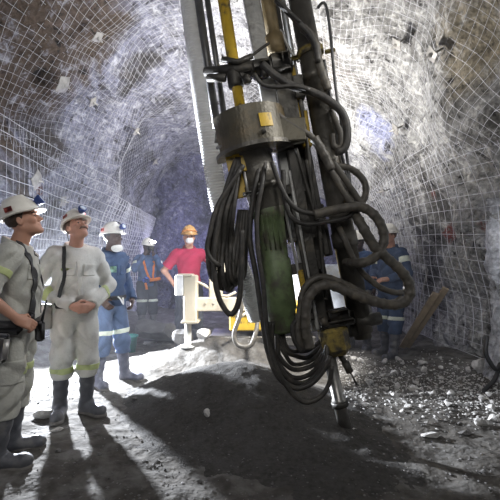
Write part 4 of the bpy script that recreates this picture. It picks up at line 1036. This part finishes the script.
mb = MB(); mb.tube(spline([(.19, .02, 1.0), (.22, .0, .93), (.215, -.03, .98), (.20, -.06, 1.02)], .015), .009, 6); mb.build('clip_lanyard', M_mask, E3)
pocket(E3, J3, (.15, 0, 1.22), .04, .50, 0, M_cl_blue, 'placket'); pocket(E3, J3, (.13, .085, 1.32), .11, .11, .5, M_cl_blue)
# --- man photographing, two lit lamps
m4 = Man(head_c=(.05, 0, 1.685), head_pitch=-.05, head_yaw=.2, R_el=(.12, -.26, 1.25), R_wr=(.19, -.09, 1.53), L_el=(.12, .26, 1.25), L_wr=(.19, .09, 1.53), R_hand=((.2, .35, .9), (-.5, .8, 0)), L_hand=((.2, -.35, .9), (-.5, -.8, 0)),
         R_an=(0, -.12, .09), L_an=(.04, .12, .09))
E4, H4, J4, T4 = make_man('man in blue jacket holding a camera to his face, lit headlamps on his helmet', m4, stand(147, 8.0), math.radians(-62), .012,
    M_skin_d, M_cl_blue2, M_cl_dark, M_boot, M_helm, stripe=M_silver, arm_stripes=[('R', 'u', .5, .06, 0, 0), ('L', 'u', .5, .06, 0, 0)], knee_z=.62, hair=M_blk, lamp=M_blk, lamp_lens=M_lit)
c = m4.H((.125, .085, .10)); ax = m4.Rh @ nrmz((1, -.1, .1))
lb = MB().lathe(c - ax * .03, c + ax * .02, [(0, .015), (.3, .022), (1, .028)], 12).build('headlamp', M_blk, H4); MB().lathe(c + ax * .021, c + ax * .028, [(0, .022), (1, .018)], 12).build('lens', M_lit, lb)
M_oran = mat('orange_webbing', (.62, .17, .03), .7, bump=.1)
strap(E4, J4, [(.03, -.10, 1.5), (.14, -.09, 1.38), (.16, -.05, 1.2), (.15, .02, 1.05)], m=M_oran, r=.02); strap(E4, J4, [(.03, .10, 1.5), (.14, .10, 1.38), (.16, .10, 1.2), (.15, .10, 1.05)], m=M_oran, r=.02)
mb = MB(); mb.box((.20, -.06, 1.03), (.10, .14, .13), None, .04); pg = mb.build('blue_pouch', mat('bright_blue_pouch', (.05, .12, .50), .6, bump=.1), E4)
mb = MB(); mb.tube([(.22, 0, 1.03), (.24, .14, 1.05), (.22, .2, 1.06)], .035, 10); mb.tube([(.22, -.08, .98), (.23, -.06, .85)], .025, 8); mb.build('orange_strap_end', M_oran, E4)
Mw = Matrix.Translation(E4.location) @ Matrix.Rotation(math.radians(-62), 4, 'Z')
mb = MB(); mb.box((0, 0, 0), (.06, .14, .09), None, .012); cam_o = mb.build('camera', M_blk); cam_o.matrix_world = Mw @ Matrix.Translation((.215, .02, 1.645)); tag(cam_o, 'black camera held to the face of the man with lit headlamps', 'camera')
MB().lathe((.03, 0, 0), (.10, 0, 0), [(0, .034), (.8, .036), (1, .034)], 16).build('camera_lens', M_dark, cam_o)
# --- man in the red shirt
m5 = Man(head_c=(.045, 0, 1.685), head_yaw=.0, head_pitch=.0, R_el=(-.05, -.36, 1.20), R_wr=(.10, -.22, 1.0), R_hand=((.4, .75, -.4), (-.5, .5, -.5)), L_el=(.05, .40, 1.30), L_wr=(.20, .52, 1.36), L_hand=((.7, .6, .2), (0, -.3, -1)))
x5, yy5 = (189 - 250) / F * 5.75, 5.75
E5, H5, J5, T5 = make_man('man in a red T-shirt with ochre helmet and white mask, one hand on his hip', m5, (x5, yy5, gz(x5, yy5)), math.radians(-78), .0105,
    M_skin_t, M_red_t, M_cl_dark, M_boot, M_helm_y, sleeve=(-.22, -.22), tee=True, hair=M_hair, hem=.94, scale=.97)
sdf_obj('dust_mask', lambda P: np.maximum(el((P - m5.hc) @ m5.Rh, (.070, 0, -.050), (.062, .055, .050)), .04 - ((P - m5.hc) @ m5.Rh)[:, 0]), m5.hc - .2, m5.hc + .2, .007, M_mask, E5)
mb = MB(); mb.tube([m5.H((-.08, .085, .08)), m5.H((.06, .098, .085)), m5.H((.12, .05, .10)), m5.H((.135, 0, .10)), m5.H((.12, -.05, .10)), m5.H((.06, -.098, .085)), m5.H((-.08, -.085, .08))], .014, 8); mb.build('goggle_band', mat('orange_goggles', (.50, .20, .05), .4, bump=0), E5)
belt(E5, m5, 1.0, .05)
# --- worker in blue past the hoses, seen from behind the side
m6 = Man(head_c=(.045, 0, 1.69), head_yaw=-.15, head_pitch=-.02, R_el=(.02, -.29, 1.19), R_wr=(.22, -.14, 1.10), L_el=(.02, .29, 1.19), L_wr=(.22, .14, 1.10), R_hand=((.8, .5, -.1), (0, .6, -.7)), L_hand=((.8, -.5, -.1), (0, -.6, -.7)), R_toe=-.1, L_toe=.2, L_an=(.10, .12, .09), R_an=(-.02, -.11, .09))
E6, H6, J6, T6 = make_man('worker in dark blue with silver knee bands, standing just before the leaning planks', m6, stand(391, 5.65), math.radians(-150), .009,
    M_skin_t, M_cl_blue, M_cl_blue, M_boot, M_helm, stripe=M_silver, arm_stripes=[('R', 'u', .35, .09, 0, 0), ('L', 'u', .35, .09, 0, 0)], knee_z=.55, hair=M_hair_g, boot_top=.34)
mb = MB(); mb.tube([m6.H((.10, .075, .055)), m6.H((.0, .115, .055)), m6.H((-.10, .085, .055)), m6.H((-.145, 0, .055)), m6.H((-.10, -.085, .055)), m6.H((0, -.115, .055)), m6.H((.10, -.075, .055))], .008, 6); mb.build('lamp_band', M_blk, H6)
# --- half hidden worker behind the mast
m7 = Man(head_yaw=.0, R_toe=-.2, L_toe=.1, R_el=(.0, -.30, 1.18), R_wr=(.20, -.16, 1.05))
E7, H7, J7, T7 = make_man('worker in blue mostly hidden behind the mast and hoses, boots showing below', m7, stand(359, 6.35), math.radians(-120), .011,
    M_skin_d, M_cl_blue2, M_cl_grey, M_boot, M_helm, stripe=M_silver, arm_stripes=[('R', 'u', .4, .08, 0, 0), ('L', 'u', .4, .08, 0, 0)], knee_z=.55, hair=M_blk, boot_top=.34)

# ------------------------------------------------------------------ light
def lamp(name, kind, loc, power, color=(1, 1, 1), aim=None, size=.3, size_y=None, spot=None, blend=.5):
    d = bpy.data.lights.new(name, kind); d.energy = power; d.color = color
    if kind == 'AREA':
        d.size = size
        if size_y: d.shape = 'RECTANGLE'; d.size_y = size_y
    else: d.shadow_soft_size = size
    if kind == 'SPOT': d.spot_size = math.radians(spot); d.spot_blend = blend
    o = link(bpy.data.objects.new(name, d)); o.location = tuple(map(float, loc))
    if aim is not None: o.rotation_euler = Vector(np.asarray(aim, float) - np.asarray(loc, float)).to_track_quat('-Z', 'Y').to_euler()
    return o
COOL, NEUT, VIO = (.86, .91, 1.0), (1.0, .98, .95), (.54, .52, 1.0)
lamp('work_lamp_left', 'SPOT', at(60, 268, 5.75), 3600, COOL, aim=(-1.0, 2.8, .15), size=.05, spot=102, blend=.3)
lamp('work_lamp_mast', 'AREA', (.25, 5.0, 2.55), 150, NEUT, aim=(1.3, 6.0, 5.6), size=.4)
lamp('work_lamp_mast_left', 'AREA', at(284, 150, 4.5), 85, COOL, aim=(-2.6, 6.2, 3.2), size=.4)
lamp('work_lamp_deck', 'SPOT', at(300, 200, 4.3), 420, NEUT, aim=(.15, 5.3, .3), size=.1, spot=80)
lamp('crown_lamp', 'AREA', (.2, 6.2, 2.8), 170, NEUT, aim=(.0, 8.5, 4.8), size=.6)
lamp('end_lamp', 'POINT', (-1.2, 10.2, 1.6), 85, VIO, size=.3)
lamp('entry_fill', 'AREA', (-.6, -1.4, 3.6), 52, NEUT, aim=(-.6, 4.5, 1.4), size=1.6)  # added soft fill from behind the camera, no fixture stands there
lamp('side_lamp', 'SPOT', (1.9, 2.2, 3.4), 170, NEUT, aim=(-1.75, 3.3, 1.35), size=.35, spot=42, blend=.6)
lamp('column_fill', 'SPOT', (.8, .6, 3.0), 130, COOL, aim=(2.75, 4.5, .95), size=.2, spot=24, blend=.8)  # added narrow spot, only to brighten the rock column on the right
w = bpy.data.worlds.new('World'); SC.world = w; w.use_nodes = True
w.node_tree.nodes['Background'].inputs['Color'].default_value = (.55, .58, .65, 1); w.node_tree.nodes['Background'].inputs['Strength'].default_value = .05

# dust haze filling the tunnel past the men
if HAZE > 0:
    mh = bpy.data.materials.new('dust_haze'); mh.use_nodes = True; nt = mh.node_tree; nt.nodes.clear()
    o_ = nt.nodes.new('ShaderNodeOutputMaterial'); vs = nt.nodes.new('ShaderNodeVolumeScatter'); vs.inputs['Density'].default_value = HAZE; vs.inputs['Anisotropy'].default_value = .2; vs.inputs['Color'].default_value = (.93, .94, 1, 1)
    nt.links.new(vs.outputs[0], o_.inputs['Volume'])
    mb = MB(); mb.box((CX, 7.55, 2.3), (6.6, 8.4, 5.6)); tag(mb.build('haze', mh, smooth=False), 'thin dusty haze hanging in the tunnel past the men', 'haze', kind='stuff')

cd = bpy.data.cameras.new('Camera'); cd.sensor_width = 36; cd.lens = F / 500 * 36; cd.shift_y = (HY - 250) / 500; cd.clip_start = .05
co = link(bpy.data.objects.new('Camera', cd)); co.location = (0, 0, EYE); co.rotation_euler = (PI / 2, 0, 0); SC.camera = co
SC.view_settings.view_transform = 'Standard'; SC.view_settings.look = 'None'; SC.view_settings.gamma = 1; SC.view_settings.use_curve_mapping = False
SC.view_settings.exposure = EXPO
